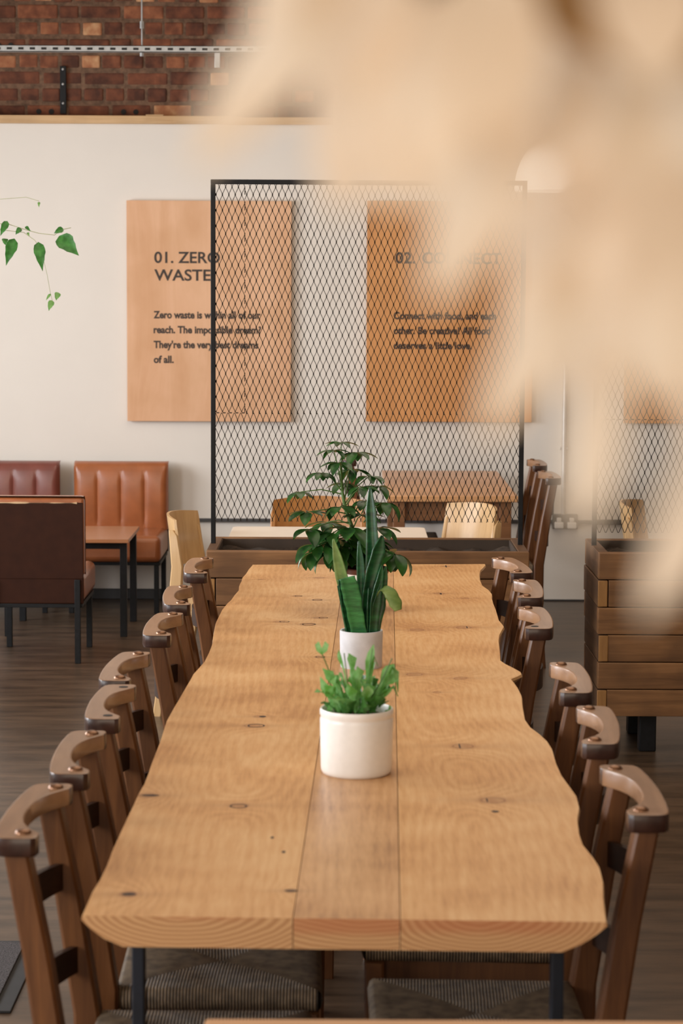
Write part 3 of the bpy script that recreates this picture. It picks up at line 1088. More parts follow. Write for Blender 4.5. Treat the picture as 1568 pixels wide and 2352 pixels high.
def make_chapel_chair():
    root = empty('chapel_chair', (0, 0, 0))
    ho = [(.188, -.016), (.189, .004), (.188, .024), (.184, .035), (.174, .0415), (.15, .0455), (.10, .0495), (.05, .0515), (0, .0525)]
    hi = [(.183, -.0235), (.166, -.0255), (.151, -.0225), (.135, -.012), (.112, .001), (.085, .011), (.055, .017), (.025, .0195), (0, .02)]
    poly = mirror_poly(ho, hi)
    b = MB()
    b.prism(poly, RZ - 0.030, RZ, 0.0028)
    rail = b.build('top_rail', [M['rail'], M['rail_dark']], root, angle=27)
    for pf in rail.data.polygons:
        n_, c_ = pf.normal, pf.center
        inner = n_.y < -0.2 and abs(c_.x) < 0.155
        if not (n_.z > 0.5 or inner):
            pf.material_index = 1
    for s in (-1, 1):
        b = MB()
        b.lathe([(0.0128, -0.001), (0.0125, 0.0015), (0.0105, 0.0042), (0.006, 0.006), (0, 0.0065)], 20, Matrix.Translation((s * 0.155, 0.0, RZ)))
        b.build('screw_head', M['screw'], rail)
    for s in (-1, 1):
        b = MB()
        zs = [0, 0.1, 0.2, 0.3, 0.45, 0.55, 0.65, 0.73, RZ - 0.029]
        path = [(s * (0.155 + 0.012 * (1 - z / 0.8)), post_y(z), z) for z in zs]
        b.sweep(path, 0.044, [0.032, 0.037, 0.040, 0.042, 0.044, 0.043, 0.041, 0.039, 0.037], bev=0.12)
        b.build('back_leg', M['chair'], root)
    for zc in (0.685, 0.545):
        b = MB()
        n = 14
        vs, fs = [], []
        for i in range(n + 1):
            v = -0.138 + 0.276 * i / n
            w = v / 0.138
            bow = 0.034 * (1 - w * w)
            yb = post_y(zc) + 0.004 + bow
            ht = 0.022 + 0.004 * (1 - w * w)
            for (dy, dz) in ((-0.006, -ht), (0.006, -ht), (0.006, ht), (-0.006, ht)):
                vs.append((v, yb + dy, zc + dz))
        for i in range(n):
            for k_ in range(4):
                a, c = i * 4 + k_, i * 4 + (k_ + 1) % 4
                fs.append([a, c, c + 4, a + 4])
        fs += [[3, 2, 1, 0], [n * 4, n * 4 + 1, n * 4 + 2, n * 4 + 3]]
        b.add(vs, [f[::-1] for f in fs])
        b.build('back_slat', M['slat'], root)
    # rush seat: four cord-wrapped triangles rolled over the rails
    b = MB()
    cord = []
    yr, yf = -0.075, -0.415
    wr, wf = 0.166, 0.180
    zt_, zb_ = 0.450, 0.412
    corners = [Vector((-wf, yf, 0)), Vector((wf, yf, 0)), Vector((wr, yr, 0)), Vector((-wr, yr, 0))]
    cen = Vector((0, (yr + yf) / 2, 0))
    for q in range(4):
        A, B_ = corners[q], corners[(q + 1) % 4]
        out = (A + B_) / 2 - cen
        out.normalize()
        mid = cen + ((A + B_) / 2 - cen) * 0.06
        ridge0, ridge1 = cen, cen
        n, m_ = 16, 8
        rings = [(0.0, zb_), (0.006, zb_ + 0.004), (0.010, (zt_ + zb_) / 2), (0.006, zt_ - 0.005), (0.0, zt_)]
        grid = []
        for r_ in range(len(rings) + m_):
            rowi = []
            for i in range(n + 1):
                u = i / n
                e_ = A + (B_ - A) * u
                if r_ < len(rings):
                    p = e_ + out * rings[r_][0]
                    zz = rings[r_][1]
                else:
                    t = (r_ - len(rings) + 1) / m_
                    p = e_ + (cen - e_) * t
                    zz = zt_ + 0.004 * math.sin(t * PI) - 0.004 * t
                rowi.append(len(b.v))
                b.v.append(Vector((p.x, p.y, zz)))
                cord.append((p - A).dot((B_ - A).normalized()))
            grid.append(rowi)
        for r_ in range(len(grid) - 1):
            for i in range(n):
                b.f.append([grid[r_][i], grid[r_][i + 1], grid[r_ + 1][i + 1], grid[r_ + 1][i]])
                b.m.append(0)
    b.vat['cord'] = cord
    b.build('rush_seat', M['rush'], root, angle=60)
    for s in (-1, 1):
        b = MB()
        b.sweep([(s * 0.178, -0.40, 0), (s * 0.178, -0.40, 0.2), (s * 0.178, -0.40, 0.411)], [0.028, 0.034, 0.036], [0.028, 0.034, 0.036], bev=0.12)
        b.build('front_leg', M['chair'], root)
    for (lo, hi_) in (((-0.168, -0.392, 0.372), (-0.148, -0.075, 0.411)), ((0.148, -0.392, 0.372), (0.168, -0.075, 0.411)), ((-0.160, -0.412, 0.372), (0.160, -0.392, 0.411))):
        b = MB()
        b.box(lo, hi_, 0.002)
        b.build('seat_rail', M['chair'], root)
    for (lo, hi_) in (((-0.178, -0.385, 0.14), (-0.160, -0.06, 0.168)), ((0.160, -0.385, 0.14), (0.178, -0.06, 0.168)), ((-0.16, -0.408, 0.23), (0.16, -0.390, 0.258))):
        b = MB()
        b.box(lo, hi_, 0.003)
        b.build('stretcher', M['chair'], root)
    return root


def seat_chair(o, x, y, rz):
    o.location = (x, y, 0)
    o.rotation_euler = (0, 0, rz)


Ls = [((52, 1914), (130, 1808)), ((174, 1768), (211, 1685)), ((247, 1644.5), (284, 1577)), ((273.2, 1558.3), (319.2, 1500.7)), ((370.5, 1454), (396.7, 1411.5)), ((416.3, 1385), (420.2, 1348.2)), ((458.7, 1310.7), (469.3, 1285.8))]
Rs = [((1472, 1861), (1412, 1765)), ((1364, 1701.3), (1353.4, 1626.4)), ((1310.3, 1584.6), (1288.7, 1526)), ((1227.4, 1439), (1212, 1397)), ((1207.3, 1366.5), (1199, 1336)), ((1188.5, 1312), (1148.7, 1283.6))]
chair0 = make_chapel_chair()
used = [False]
ORD = ['nearest', 'second', 'third', 'fourth', 'fifth', 'sixth', 'farthest']


def plug_screws(o, which):
    rail = [c for c in kids(o) if c.name.startswith('top_rail')][0]
    for s_ in [c for c in kids(rail)]:
        s_x = s_.data.vertices[0].co.x
        if which is None or (s_x > 0) == (which > 0):
            bpy.data.objects.remove(s_)
    for s in (-1, 1):
        if which is None or s == which:
            b = MB()
            b.lathe([(0.0, 0.0006), (0.0095, 0.0006), (0.0095, -0.001)], 16, Matrix.Translation((s * 0.155, 0.0, RZ)))
            tag(b.build('screw_hole', M['slot'], rail), 'empty screw hole')


def place_chair(pn, pf, side, label, group):
    a, c = at_z(pn[0], pn[1], RZ), at_z(pf[0], pf[1], RZ)
    mid = (a + c) / 2
    d = c - a
    ang = max(-R(9), min(R(9), math.atan2(d.x, d.y))) * 0.9
    # local +Y (back of chair) points away from the table
    rz = (PI / 2 if side < 0 else -PI / 2) - ang
    o = chair0 if not used[0] else copy_tree(chair0)
    used[0] = True
    seat_chair(o, mid.x, mid.y, rz)
    tag(o, label, 'chair', group)
    return o


left_chairs, right_chairs = [], []
Lab_L = ['brown wooden chapel chair at the near left corner of the long table', 'brown wooden chapel chair, second from the front on the long table\'s left side',
         'brown chapel chair with empty screw holes in its rail, third on the table\'s left', 'brown wooden chapel chair, fourth from the front on the long table\'s left side',
         'brown wooden chapel chair, fifth from the front on the long table\'s left side', 'brown wooden chapel chair, second from the far end on the long table\'s left side',
         'brown wooden chapel chair at the far left end of the long table by the planter']
Lab_R = ['brown wooden chapel chair at the near right corner of the long table', 'brown wooden chapel chair, second from the front on the long table\'s right side',
         'brown wooden chapel chair, third from the front on the long table\'s right side', 'dark wooden chapel chair missing one rail screw, fourth on the table\'s right side',
         'brown wooden chapel chair, second from the far end on the long table\'s right side', 'dark wooden chapel chair at the far right end of the long table by the planter']
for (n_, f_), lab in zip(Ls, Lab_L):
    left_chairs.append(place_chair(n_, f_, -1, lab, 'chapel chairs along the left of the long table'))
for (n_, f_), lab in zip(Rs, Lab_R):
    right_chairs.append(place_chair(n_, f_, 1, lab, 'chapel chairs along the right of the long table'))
proto = right_chairs[0]


def extra_chair(x, y, rz, label):
    o = copy_tree(proto)
    seat_chair(o, x, y, rz)
    tag(o, label, 'chair', 'chapel chairs round the far oak table')
    return o


q = at_z(1256, 1090, RZ)
extra_chair(q.x, q.y, -PI / 2 + 0.02, 'dark wooden chapel chair right of the far oak table, nearer of two')
q = at_z(1228, 1062, RZ)
extra_chair(q.x, q.y, -PI / 2, 'dark wooden chapel chair right of the far oak table, nearer the wall')
q = at_z(806, 1050, RZ)
extra_chair(q.x, q.y, PI / 2, 'dark wooden chapel chair left of the far oak table, behind the umbrella plant')
plug_screws(left_chairs[2], None)
plug_screws(right_chairs[3], 1)

# ------------------------------------------------------------------ plants and pots on the table
def at_depth(px, py, depth):
    return at_y(px, py, depth)


# near pot
p = at_z(818, 1774, TZ)
k = p.y / F_PX
pot = empty('glazed_pot', (p.x, p.y, TZ), 0, 'wide white glazed pot with a rim groove, nearest on the long table', 'plant pot')
r1 = 85.5 * k
h1 = 153 * k
b = MB()
b.lathe([(0, 0.003), (r1 * 0.85, 0.003), (r1 * 0.88, 0.0), (r1 * 0.93, 0.002), (r1 * 0.965, 0.007), (r1 * 0.975, 0.014), (r1, h1 - 0.021), (r1 * 0.995, h1 - 0.019), (r1 * 0.978, h1 - 0.016), (r1 * 0.985, h1 - 0.013), (r1 * 1.003, h1 - 0.010), (r1 * 1.003, h1 - 0.003), (r1 * 0.985, h1), (r1 * 0.945, h1), (r1 * 0.93, h1 - 0.004), (r1 * 0.92, h1 - 0.02), (0, h1 - 0.02)], 72)
b.build('pot_body', M['white_pot'], pot)
b = MB()
b.lathe([(r1 * 0.915, h1 - 0.018), (r1 * 0.6, h1 - 0.010), (0, h1 - 0.006)], 32)
b.build('potting_soil', M['soil'], pot)
random.seed(11)
pl = empty('fern_plant', (p.x, p.y, TZ + h1 - 0.008), 0, 'small bright green leafy fern growing in the white glazed pot', 'plant')


def strap_leaf(mb, base, tip, w, bend=0.2, n=9, wav=0.25, mi=0, sideaxis=None, lobes=3):
    base, tip = Vector(base), Vector(tip)
    d = tip - base
    path, ws = [], []
    for i in range(n + 1):
        t = i / n
        pos = base + d * t + Vector((0, 0, bend * d.length * 4 * t * (1 - t) * 0.4))
        path.append(pos)
        shape = min(1.0, 0.22 + 1.15 * t) * (1 - max(0, (t - 0.8) / 0.2) ** 2.2)
        ws.append(max(0.0006, w * shape * (1 + wav * math.sin(t * PI * 2 * lobes))))
    sd = sideaxis or Vector((1, 0.25 * random.uniform(-1, 1), 0.25 * random.uniform(-1, 1)))
    mb.blade(path, ws, sd, cup=0.35, mi=mi)


fr, st = MB(), MB()
org = Vector((p.x, p.y, TZ + h1 - 0.008))


def fpt(px, py, dy=0.0):
    return at_y(px, py, p.y + dy) - org


fern_leaves = [  # base px, tip px, half width px, depth offset, dark
    ((800, 1625), (740, 1535), 12, -0.02, 0), ((790, 1632), (722, 1590), 9, -0.03, 0), ((805, 1628), (778, 1492), 15, 0.0, 0), ((815, 1628), (800, 1500), 14, 0.01, 0),
    ((820, 1630), (820, 1530), 14, -0.03, 0), ((830, 1628), (858, 1480), 11, 0.0, 0), ((835, 1625), (862, 1520), 13, 0.02, 0), ((845, 1625), (905, 1525), 13, 0.0, 0),
    ((850, 1625), (916, 1560), 11, -0.01, 0), ((840, 1632), (900, 1585), 12, -0.02, 0), ((780, 1635), (745, 1575), 12, -0.035, 0), ((800, 1635), (765, 1560), 13, -0.03, 0),
    ((815, 1638), (800, 1570), 14, -0.045, 0), ((830, 1638), (845, 1575), 12, -0.045, 0), ((850, 1636), (880, 1600), 11, -0.04, 1), ((775, 1636), (738, 1612), 10, -0.04, 1),
    ((790, 1640), (775, 1600), 12, -0.05, 0), ((820, 1640), (835, 1600), 13, -0.055, 1), ((860, 1632), (895, 1610), 9, -0.03, 1), ((765, 1625), (735, 1555), 9, 0.0, 0),
    ((870, 1625), (890, 1570), 10, 0.03, 1), ((800, 1620), (785, 1545), 11, 0.03, 1), ((825, 1620), (830, 1550), 12, 0.04, 1), ((845, 1620), (870, 1560), 10, 0.04, 1),
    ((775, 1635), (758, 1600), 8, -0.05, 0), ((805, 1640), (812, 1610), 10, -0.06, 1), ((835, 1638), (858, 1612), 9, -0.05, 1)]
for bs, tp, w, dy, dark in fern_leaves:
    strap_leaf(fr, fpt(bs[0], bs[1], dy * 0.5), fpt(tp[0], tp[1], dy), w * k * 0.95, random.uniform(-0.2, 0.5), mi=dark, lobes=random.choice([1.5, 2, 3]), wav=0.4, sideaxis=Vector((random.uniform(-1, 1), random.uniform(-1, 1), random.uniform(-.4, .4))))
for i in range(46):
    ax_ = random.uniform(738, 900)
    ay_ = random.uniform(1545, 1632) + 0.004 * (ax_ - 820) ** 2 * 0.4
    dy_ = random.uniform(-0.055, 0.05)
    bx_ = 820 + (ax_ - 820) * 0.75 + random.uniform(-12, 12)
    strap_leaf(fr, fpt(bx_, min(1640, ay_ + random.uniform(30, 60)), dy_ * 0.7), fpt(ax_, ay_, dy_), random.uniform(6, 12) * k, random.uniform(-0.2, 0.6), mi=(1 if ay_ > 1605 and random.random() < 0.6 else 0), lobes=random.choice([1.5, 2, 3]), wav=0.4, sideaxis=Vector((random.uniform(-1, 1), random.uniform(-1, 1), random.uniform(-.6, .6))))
# arching fronds at the right and the heart-shaped leaf at the left
for pts, w in ((((860, 1620), (885, 1560), (900, 1530), (912, 1545), (914, 1590)), 9), (((850, 1622), (880, 1590), (905, 1575), (914, 1600)), 9), (((840, 1620), (850, 1540), (858, 1505), (868, 1530)), 8)):
    path = [fpt(x_, y_, -0.01) for x_, y_ in pts]
    fr.blade(path, [0.001] + [w * k] * (len(pts) - 2) + [0.001], (0.7, 0.7, 0.1), cup=0.3)
for sx in (-1, 1):
    path = [fpt(739, 1503, -.01), fpt(739 + sx * 6, 1492, -.01), fpt(739 + sx * 10, 1480, -.01), fpt(739 + sx * 7, 1474, -.01)]
    fr.blade(path, [0.001, 7 * k, 6 * k, 0.001], (1, 0, 0), cup=0.2)
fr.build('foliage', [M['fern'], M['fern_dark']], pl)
for a_, c_ in (((740, 1503), (790, 1600)), ((790, 1500), (808, 1620)), ((855, 1490), (832, 1620)), ((900, 1512), (850, 1600)), ((745, 1545), (795, 1625))):
    st.tube([fpt(a_[0], a_[1], -.01), fpt((a_[0] * 0.6 + c_[0] * 0.4), (a_[1] + c_[1]) / 2, -.01), fpt(c_[0], c_[1] + 6, 0)], 0.0012, 6)
st.build('stalks', M['schef_stem'], pl)

# middle concrete pot with snake plant
p = at_z(829, 1531, TZ)
k = p.y / F_PX
r1 = 50 * k
h1 = 86 * k
pot = empty('concrete_pot', (p.x, p.y, TZ), 0, 'small pale grey concrete pot in the middle of the long table', 'plant pot')
b = MB()
b.lathe([(0, 0.002), (r1 * 0.9, 0.002), (r1 * 0.95, 0.0), (r1 * 0.97, 0.003), (r1, h1 - 0.003), (r1 * 0.985, h1), (r1 * 0.90, h1), (r1 * 0.88, h1 - 0.003), (r1 * 0.86, h1 - 0.02), (0, h1 - 0.02)], 64)
b.build('pot_body', M['concrete'], pot)
b = MB()
b.lathe([(r1 * 0.86, h1 - 0.017), (0, h1 - 0.014)], 32)
b.build('potting_soil', M['soil'], pot)
pl = empty('snake_plant', (p.x, p.y, TZ + h1 - 0.018), 0, 'upright snake plant with stiff dark green blades in the concrete pot', 'plant')
org = Vector((p.x, p.y, TZ + h1 - 0.018))


def snake(pts, ws, dys, mat, label=None, side=(1, 0, 0), cup=0.45):
    mb = MB()
    P = [at_y(x_, y_, p.y + dy) - org for (x_, y_), dy in zip(pts, dys)]
    # smooth resample
    path, wd = [], []
    n = 20
    for i in range(n + 1):
        t = i / n * (len(P) - 1)
        a = min(int(t), len(P) - 2)
        u = t - a
        p0, p1, p2, p3 = P[max(a - 1, 0)], P[a], P[a + 1], P[min(a + 2, len(P) - 1)]
        path.append(0.5 * ((2 * p1) + (p2 - p0) * u + (2 * p0 - 5 * p1 + 4 * p2 - p3) * u * u + (3 * p1 - p0 - 3 * p2 + p3) * u ** 3))
        wd.append((ws[a] * (1 - u) + ws[a + 1] * u) * k * (1 + 0.05 * math.sin(i * 1.3)))
    mb.blade(path, wd, side, cup=cup, nw=6)
    o = mb.build('leaf', mat, pl, angle=70)
    md = o.modifiers.new('thick', 'SOLIDIFY')
    md.thickness = 0.0022
    if label:
        tag(o, label)
    return o


snake([(843, 1462), (848, 1380), (856, 1290), (852, 1180), (850, 1118)], [9, 13, 15, 11, 1], [0.01, 0.012, 0.015, 0.02, 0.025], M['snake'], 'tallest blade')
snake([(842, 1462), (840, 1390), (852, 1320), (868, 1265), (878, 1230)], [7, 9, 14, 15, 2], [-0.005, -0.005, -0.008, -0.01, -0.012], M['snake'], side=(0.95, 0.3, 0.25))
snake([(832, 1462), (830, 1380), (828, 1300), (824, 1243)], [6, 8, 8.5, 1], [0.0, 0.0, 0.0, 0.0], M['snake'])
snake([(808, 1462), (795, 1370), (780, 1300), (765, 1238)], [8, 14, 13, 1], [0.012, 0.012, 0.012, 0.012], M['snake_pale'], 'yellow-green blade leaning left', side=(0.9, -0.3, 0.3))
snake([(826, 1462), (816, 1410), (806, 1360), (797, 1326)], [17, 18, 20, 17], [-0.022, -0.028, -0.032, -0.035], M['snake_light'], 'broad bright green blade with a cut top', cup=0.25)
snake([(803, 1462), (792, 1400), (783, 1330)], [6, 9, 9], [-0.01, -0.015, -0.018], M['snake'], 'dark blade with a cut top', side=(0.8, 0.5, 0))
snake([(798, 1462), (787, 1400), (777, 1345)], [3, 6, 5], [0.0, 0.0, 0.0], M['snake'], side=(0.6, 0.8, 0))
snake([(858, 1462), (868, 1390), (880, 1340), (886, 1301)], [10, 16, 9, 1], [-0.012, -0.012, -0.014, -0.016], M['snake'], side=(0.9, 0.4, 0))
snake([(855, 1462), (862, 1380), (872, 1330), (877, 1299)], [9, 13, 8, 1], [-0.018, -0.020, -0.021, -0.022], M['snake'], side=(0.9, 0.4, 0.1))
snake([(842, 1462), (838, 1400), (852, 1350), (860, 1305)], [10, 16, 12, 3], [0.004, 0.004, 0.006, 0.01], M['snake'], side=(0.9, -0.4, 0))
snake([(846, 1462), (846, 1400), (848, 1350)], [5, 7, 3], [-0.018, -0.02, -0.02], M['snake'], side=(0.6, 0.8, 0))
snake([(868, 1372), (878, 1353), (895, 1362), (908, 1385), (914, 1402)], [5, 8, 14, 15, 8], [-0.014, -0.020, -0.026, -0.030, -0.032], M['snake_pale'], 'pale tip folded over to the right', side=(0.75, 0.3, 0.6), cup=0.2)

# far enamel pot with umbrella plant
p = at_z(840, 1399, TZ)
k = p.y / F_PX
r1, r0, h1 = 52 * k, 40 * k, 95 * k
pot = empty('enamel_pot', (p.x, p.y, TZ), 0, 'cream enamel pot with brown rolled rim at the far end of the long table', 'plant pot')
b = MB()
b.lathe([(0, 0.002), (r0 * 0.96, 0.002), (r0, 0.0), (r0 * 1.02, 0.004), (r1 * 0.97, h1 - 0.012), (r1 * 0.93, h1 - 0.012), (r0 * 0.96, 0.01), (0, 0.01)], 56)
b.build('pot_body', M['enamel'], pot)
b = MB()
b.lathe([(r1 * 0.96, h1 - 0.013), (r1 * 1.0, h1 - 0.011), (r1 * 1.02, h1 - 0.005), (r1 * 1.03, h1), (r1 * 1.0, h1 + 0.003), (r1 * 0.95, h1), (r1 * 0.93, h1 - 0.013)], 56)
rim = b.build('rim', M['brown_rim'], pot)
b = MB()
b.tube([(r1 * 0.98, -0.014, h1 - 0.004), (r1 * 1.16, -0.013, h1 - 0.004), (r1 * 1.25, -0.004, h1 - 0.006), (r1 * 1.25, 0.004, h1 - 0.006), (r1 * 1.16, 0.013, h1 - 0.004), (r1 * 0.98, 0.014, h1 - 0.004)], 0.003, 8)
b.build('handle', M['brown_rim'], rim)
b = MB()
b.lathe([(r1 * 0.91, h1 - 0.012), (0, h1 - 0.008)], 32)
b.build('potting_soil', M['soil'], pot)
random.seed(21)
pl = empty('umbrella_plant', (p.x, p.y, TZ + h1 - 0.012), 0, 'bushy dark green umbrella plant in the enamel pot before the mesh screen', 'plant')
org = Vector((p.x, p.y, TZ + h1 - 0.012))
fo, stm = MB(), MB()


def upt(px, py, dy=0.0):
    return at_y(px, py, p.y + dy) - org


stem_px = [(828, 1312), (822, 1270), (808, 1210), (792, 1165), (786, 1130), (782, 1060)]
stm.tube([upt(x_, y_) for x_, y_ in stem_px], [0.006, 0.006, 0.0055, 0.005, 0.004, 0.002], 8)
stm.tube([upt(836, 1312), upt(850, 1250), upt(862, 1200)], [0.005, 0.004, 0.003], 8)
umb = [  # centre px, leaflet px length, leaflets, node on stem px, depth, droop
    (783, 1016, 34, 8, (786, 1130), 0.0, 0.5), (766, 1034, 36, 7, (786, 1130), -0.03, 0.9), (818, 1039, 40, 7, (787, 1132), -0.01, 0.8),
    (780, 1062, 40, 7, (786, 1130), -0.05, 1.0), (739, 1086, 34, 8, (786, 1130), -0.02, 1.0), (810, 1078, 42, 8, (790, 1150), 0.03, 1.0),
    (690, 1130, 36, 7, (786, 1135), 0.0, 0.9), (706, 1176, 40, 8, (795, 1180), -0.02, 0.7), (847, 1094, 38, 8, (790, 1160), 0.0, 1.0),
    (831, 1118, 38, 7, (792, 1165), -0.04, 1.0), (868, 1116, 38, 7, (830, 1180), 0.02, 1.0), (882, 1154, 40, 7, (835, 1200), 0.0, 1.2),
    (781, 1164, 42, 7, (795, 1175), -0.07, 1.0), (832, 1182, 38, 8, (810, 1215), -0.03, 0.6), (712, 1215, 38, 7, (806, 1200), -0.04, 1.3),
    (803, 1212, 44, 7, (808, 1212), -0.07, 1.2), (764, 1224, 42, 8, (808, 1215), -0.05, 1.4), (868, 1212, 42, 8, (850, 1250), 0.0, 1.2),
    (886, 1264, 40, 6, (850, 1260), 0.0, 1.4), (731, 1250, 44, 7, (812, 1230), -0.03, 1.5), (775, 1240, 46, 8, (815, 1240), -0.02, 1.4),
    (830, 1235, 46, 8, (820, 1260), 0.02, 1.3), (800, 1255, 44, 8, (820, 1262), 0.0, 1.4), (860, 1245, 44, 8, (852, 1250), 0.03, 1.3), (750, 1200, 40, 7, (806, 1205), 0.05, 1.0), (840, 1150, 40, 8, (806, 1190), 0.05, 1.0), (722, 1268, 40, 6, (815, 1262), -0.02, 1.6), (906, 1272, 40, 6, (852, 1262), -0.01, 1.6), (758, 1272, 42, 7, (818, 1270), -0.03, 1.5), (852, 1275, 42, 7, (850, 1268), 0.03, 1.5), (812, 1270, 42, 7, (820, 1275), 0.04, 1.4), (790, 1110, 38, 7, (786, 1135), 0.05, 1.0)]
for (cx_, cy_, ln, nl, nd, dy, droop) in umb:
    c_ = upt(cx_, cy_, dy)
    nd_ = upt(nd[0], nd[1], 0)
    md_ = (c_ + nd_) / 2 + Vector((0, 0, 0.010))
    stm.tube([nd_, md_, c_], [0.002, 0.0016, 0.0014], 6)
    a0 = random.uniform(0, 2 * PI)
    for i in range(nl - 1):
        an = a0 + 2 * PI * i / (nl - 1) + random.uniform(-0.2, 0.2)
        L_ = ln * k * random.uniform(0.9, 1.25)
        hd = Vector((math.cos(an), math.sin(an), 0))
        dr = droop * random.uniform(0.25, 1.1)
        L_ *= 1.1 + 0.35 * max(0, min(1, (cy_ - 1120) / 100))
        path, ws = [], []
        for j in range(10):
            t = j / 9
            ang = dr * (0.15 + 0.75 * t)
            path.append(c_ + hd * (L_ * t * math.cos(ang * 0.8)) + Vector((0, 0, -L_ * t * math.sin(ang) * 0.85 + L_ * 0.05 * t)))
            s_ = 0.05 if t < 0.16 else max(0.03, math.sin(PI * ((t - 0.12) / 0.89) ** 0.9) ** 0.8)
            ws.append(L_ * 0.235 * s_)
        sd = Vector((-math.sin(an), math.cos(an), 0))
        fo.blade(path, ws, sd, cup=-0.25, nw=4)
fo.build('foliage', M['schef'], pl, angle=70)
stm.build('stem', M['schef_stem'], pl)

# ------------------------------------------------------------------ planters with mesh screens
PZ = 0.72
PYF = at_z(800, 1267, PZ).y
PD = 0.46
CH = 0.098


def make_planter(x0, x1, label, far_label):
    e = empty('crate_planter', ((x0 + x1) / 2, PYF + PD / 2, 0), 0, label, 'planter', 'timber crate planters')
    hw = (x1 - x0) / 2
    hd = PD / 2
    t = 0.036
    random.seed(int((x0 + 3) * 100))
    for i in range(6):
        z1 = PZ - i * CH
        z0 = z1 - CH + 0.003
        jit = random.uniform(-0.003, 0.003)
        full = (i % 2 == 0)
        for s in (-1, 1):
            b = MB()
            if full:
                b.box((-hw + jit, s * hd - (t if s > 0 else 0), z0), (hw + jit, s * hd + (t if s < 0 else 0), z1), 0.004)
            else:
                b.box((-hw + t, s * hd - (t if s > 0 else 0), z0), (hw - t, s * hd + (t if s < 0 else 0), z1), 0.003)
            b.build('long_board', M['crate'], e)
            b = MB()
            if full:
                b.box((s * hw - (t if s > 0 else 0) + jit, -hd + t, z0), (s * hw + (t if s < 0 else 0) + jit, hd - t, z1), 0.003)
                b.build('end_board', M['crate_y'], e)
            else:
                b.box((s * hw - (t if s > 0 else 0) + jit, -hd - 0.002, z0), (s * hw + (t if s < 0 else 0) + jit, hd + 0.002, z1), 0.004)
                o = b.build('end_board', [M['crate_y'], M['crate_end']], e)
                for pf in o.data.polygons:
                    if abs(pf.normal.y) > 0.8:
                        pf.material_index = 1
    b = MB()
    for (lo_, hi_) in (((-hw + t, hd - t - 0.004, PZ - 0.3), (hw - t, hd - t, PZ - 0.004)), ((-hw + t, -hd + t, PZ - 0.3), (hw - t, -hd + t + 0.004, PZ - 0.004)), ((-hw + t, -hd + t + 0.004, PZ - 0.3), (-hw + t + 0.004, hd - t - 0.004, PZ - 0.004)), ((hw - t - 0.004, -hd + t + 0.004, PZ - 0.3), (hw - t, hd - t - 0.004, PZ - 0.004))):
        b.box(lo_, hi_)
    b.build('inner_dark_sheet', M['inner_dark'], e)  # thin added sheets that make the boards' inside faces dark
    b = MB()
    n, m_ = 40, 14
    vs, fs = [], []
    for j in range(m_ + 1):
        for i in range(n + 1):
            x = -hw + t + (2 * hw - 2 * t) * i / n
            y = -hd + t + (PD - 2 * t) * j / m_
            vs.append((x, y, PZ - 0.040 + 0.024 * noise.noise(Vector((x * 12, y * 12, x0)))))
    for j in range(m_):
        for i in range(n):
            a = j * (n + 1) + i
            fs.append([a, a + 1, a + n + 2, a + n + 1])
    b.add(vs, fs)
    b.build('planting_soil', M['soil'], e)
    for (sx, sy) in ((-1, -1), (1, -1), (-1, 1), (1, 1)):
        b = MB()
        xx, yy = sx * (hw - 0.19), sy * (hd - 0.07)
        b.box((xx - 0.03, yy - 0.03, 0), (xx + 0.03, yy + 0.03, PZ - 6 * CH), 0.004)
        b.build('foot', M['black'], e)
    b = MB()
    b.box((-hw + t, -hd + t, PZ - 6 * CH), (hw - t, hd - t, PZ - 6 * CH + 0.02))
    b.build('bottom_board', M['crate'], e)
    return e


PXL, PXR = at_y(472, 1300, PYF).x, at_y(1214, 1300, PYF).x
make_planter(PXL, PXR, 'brown timber crate planter with bare soil at the far end of the long table', '')
QXL = at_y(1381, 1300, PYF).x - 0.01
make_planter(QXL, QXL + 1.15, 'dark stacked-board crate planter standing on its own at the right edge', '')


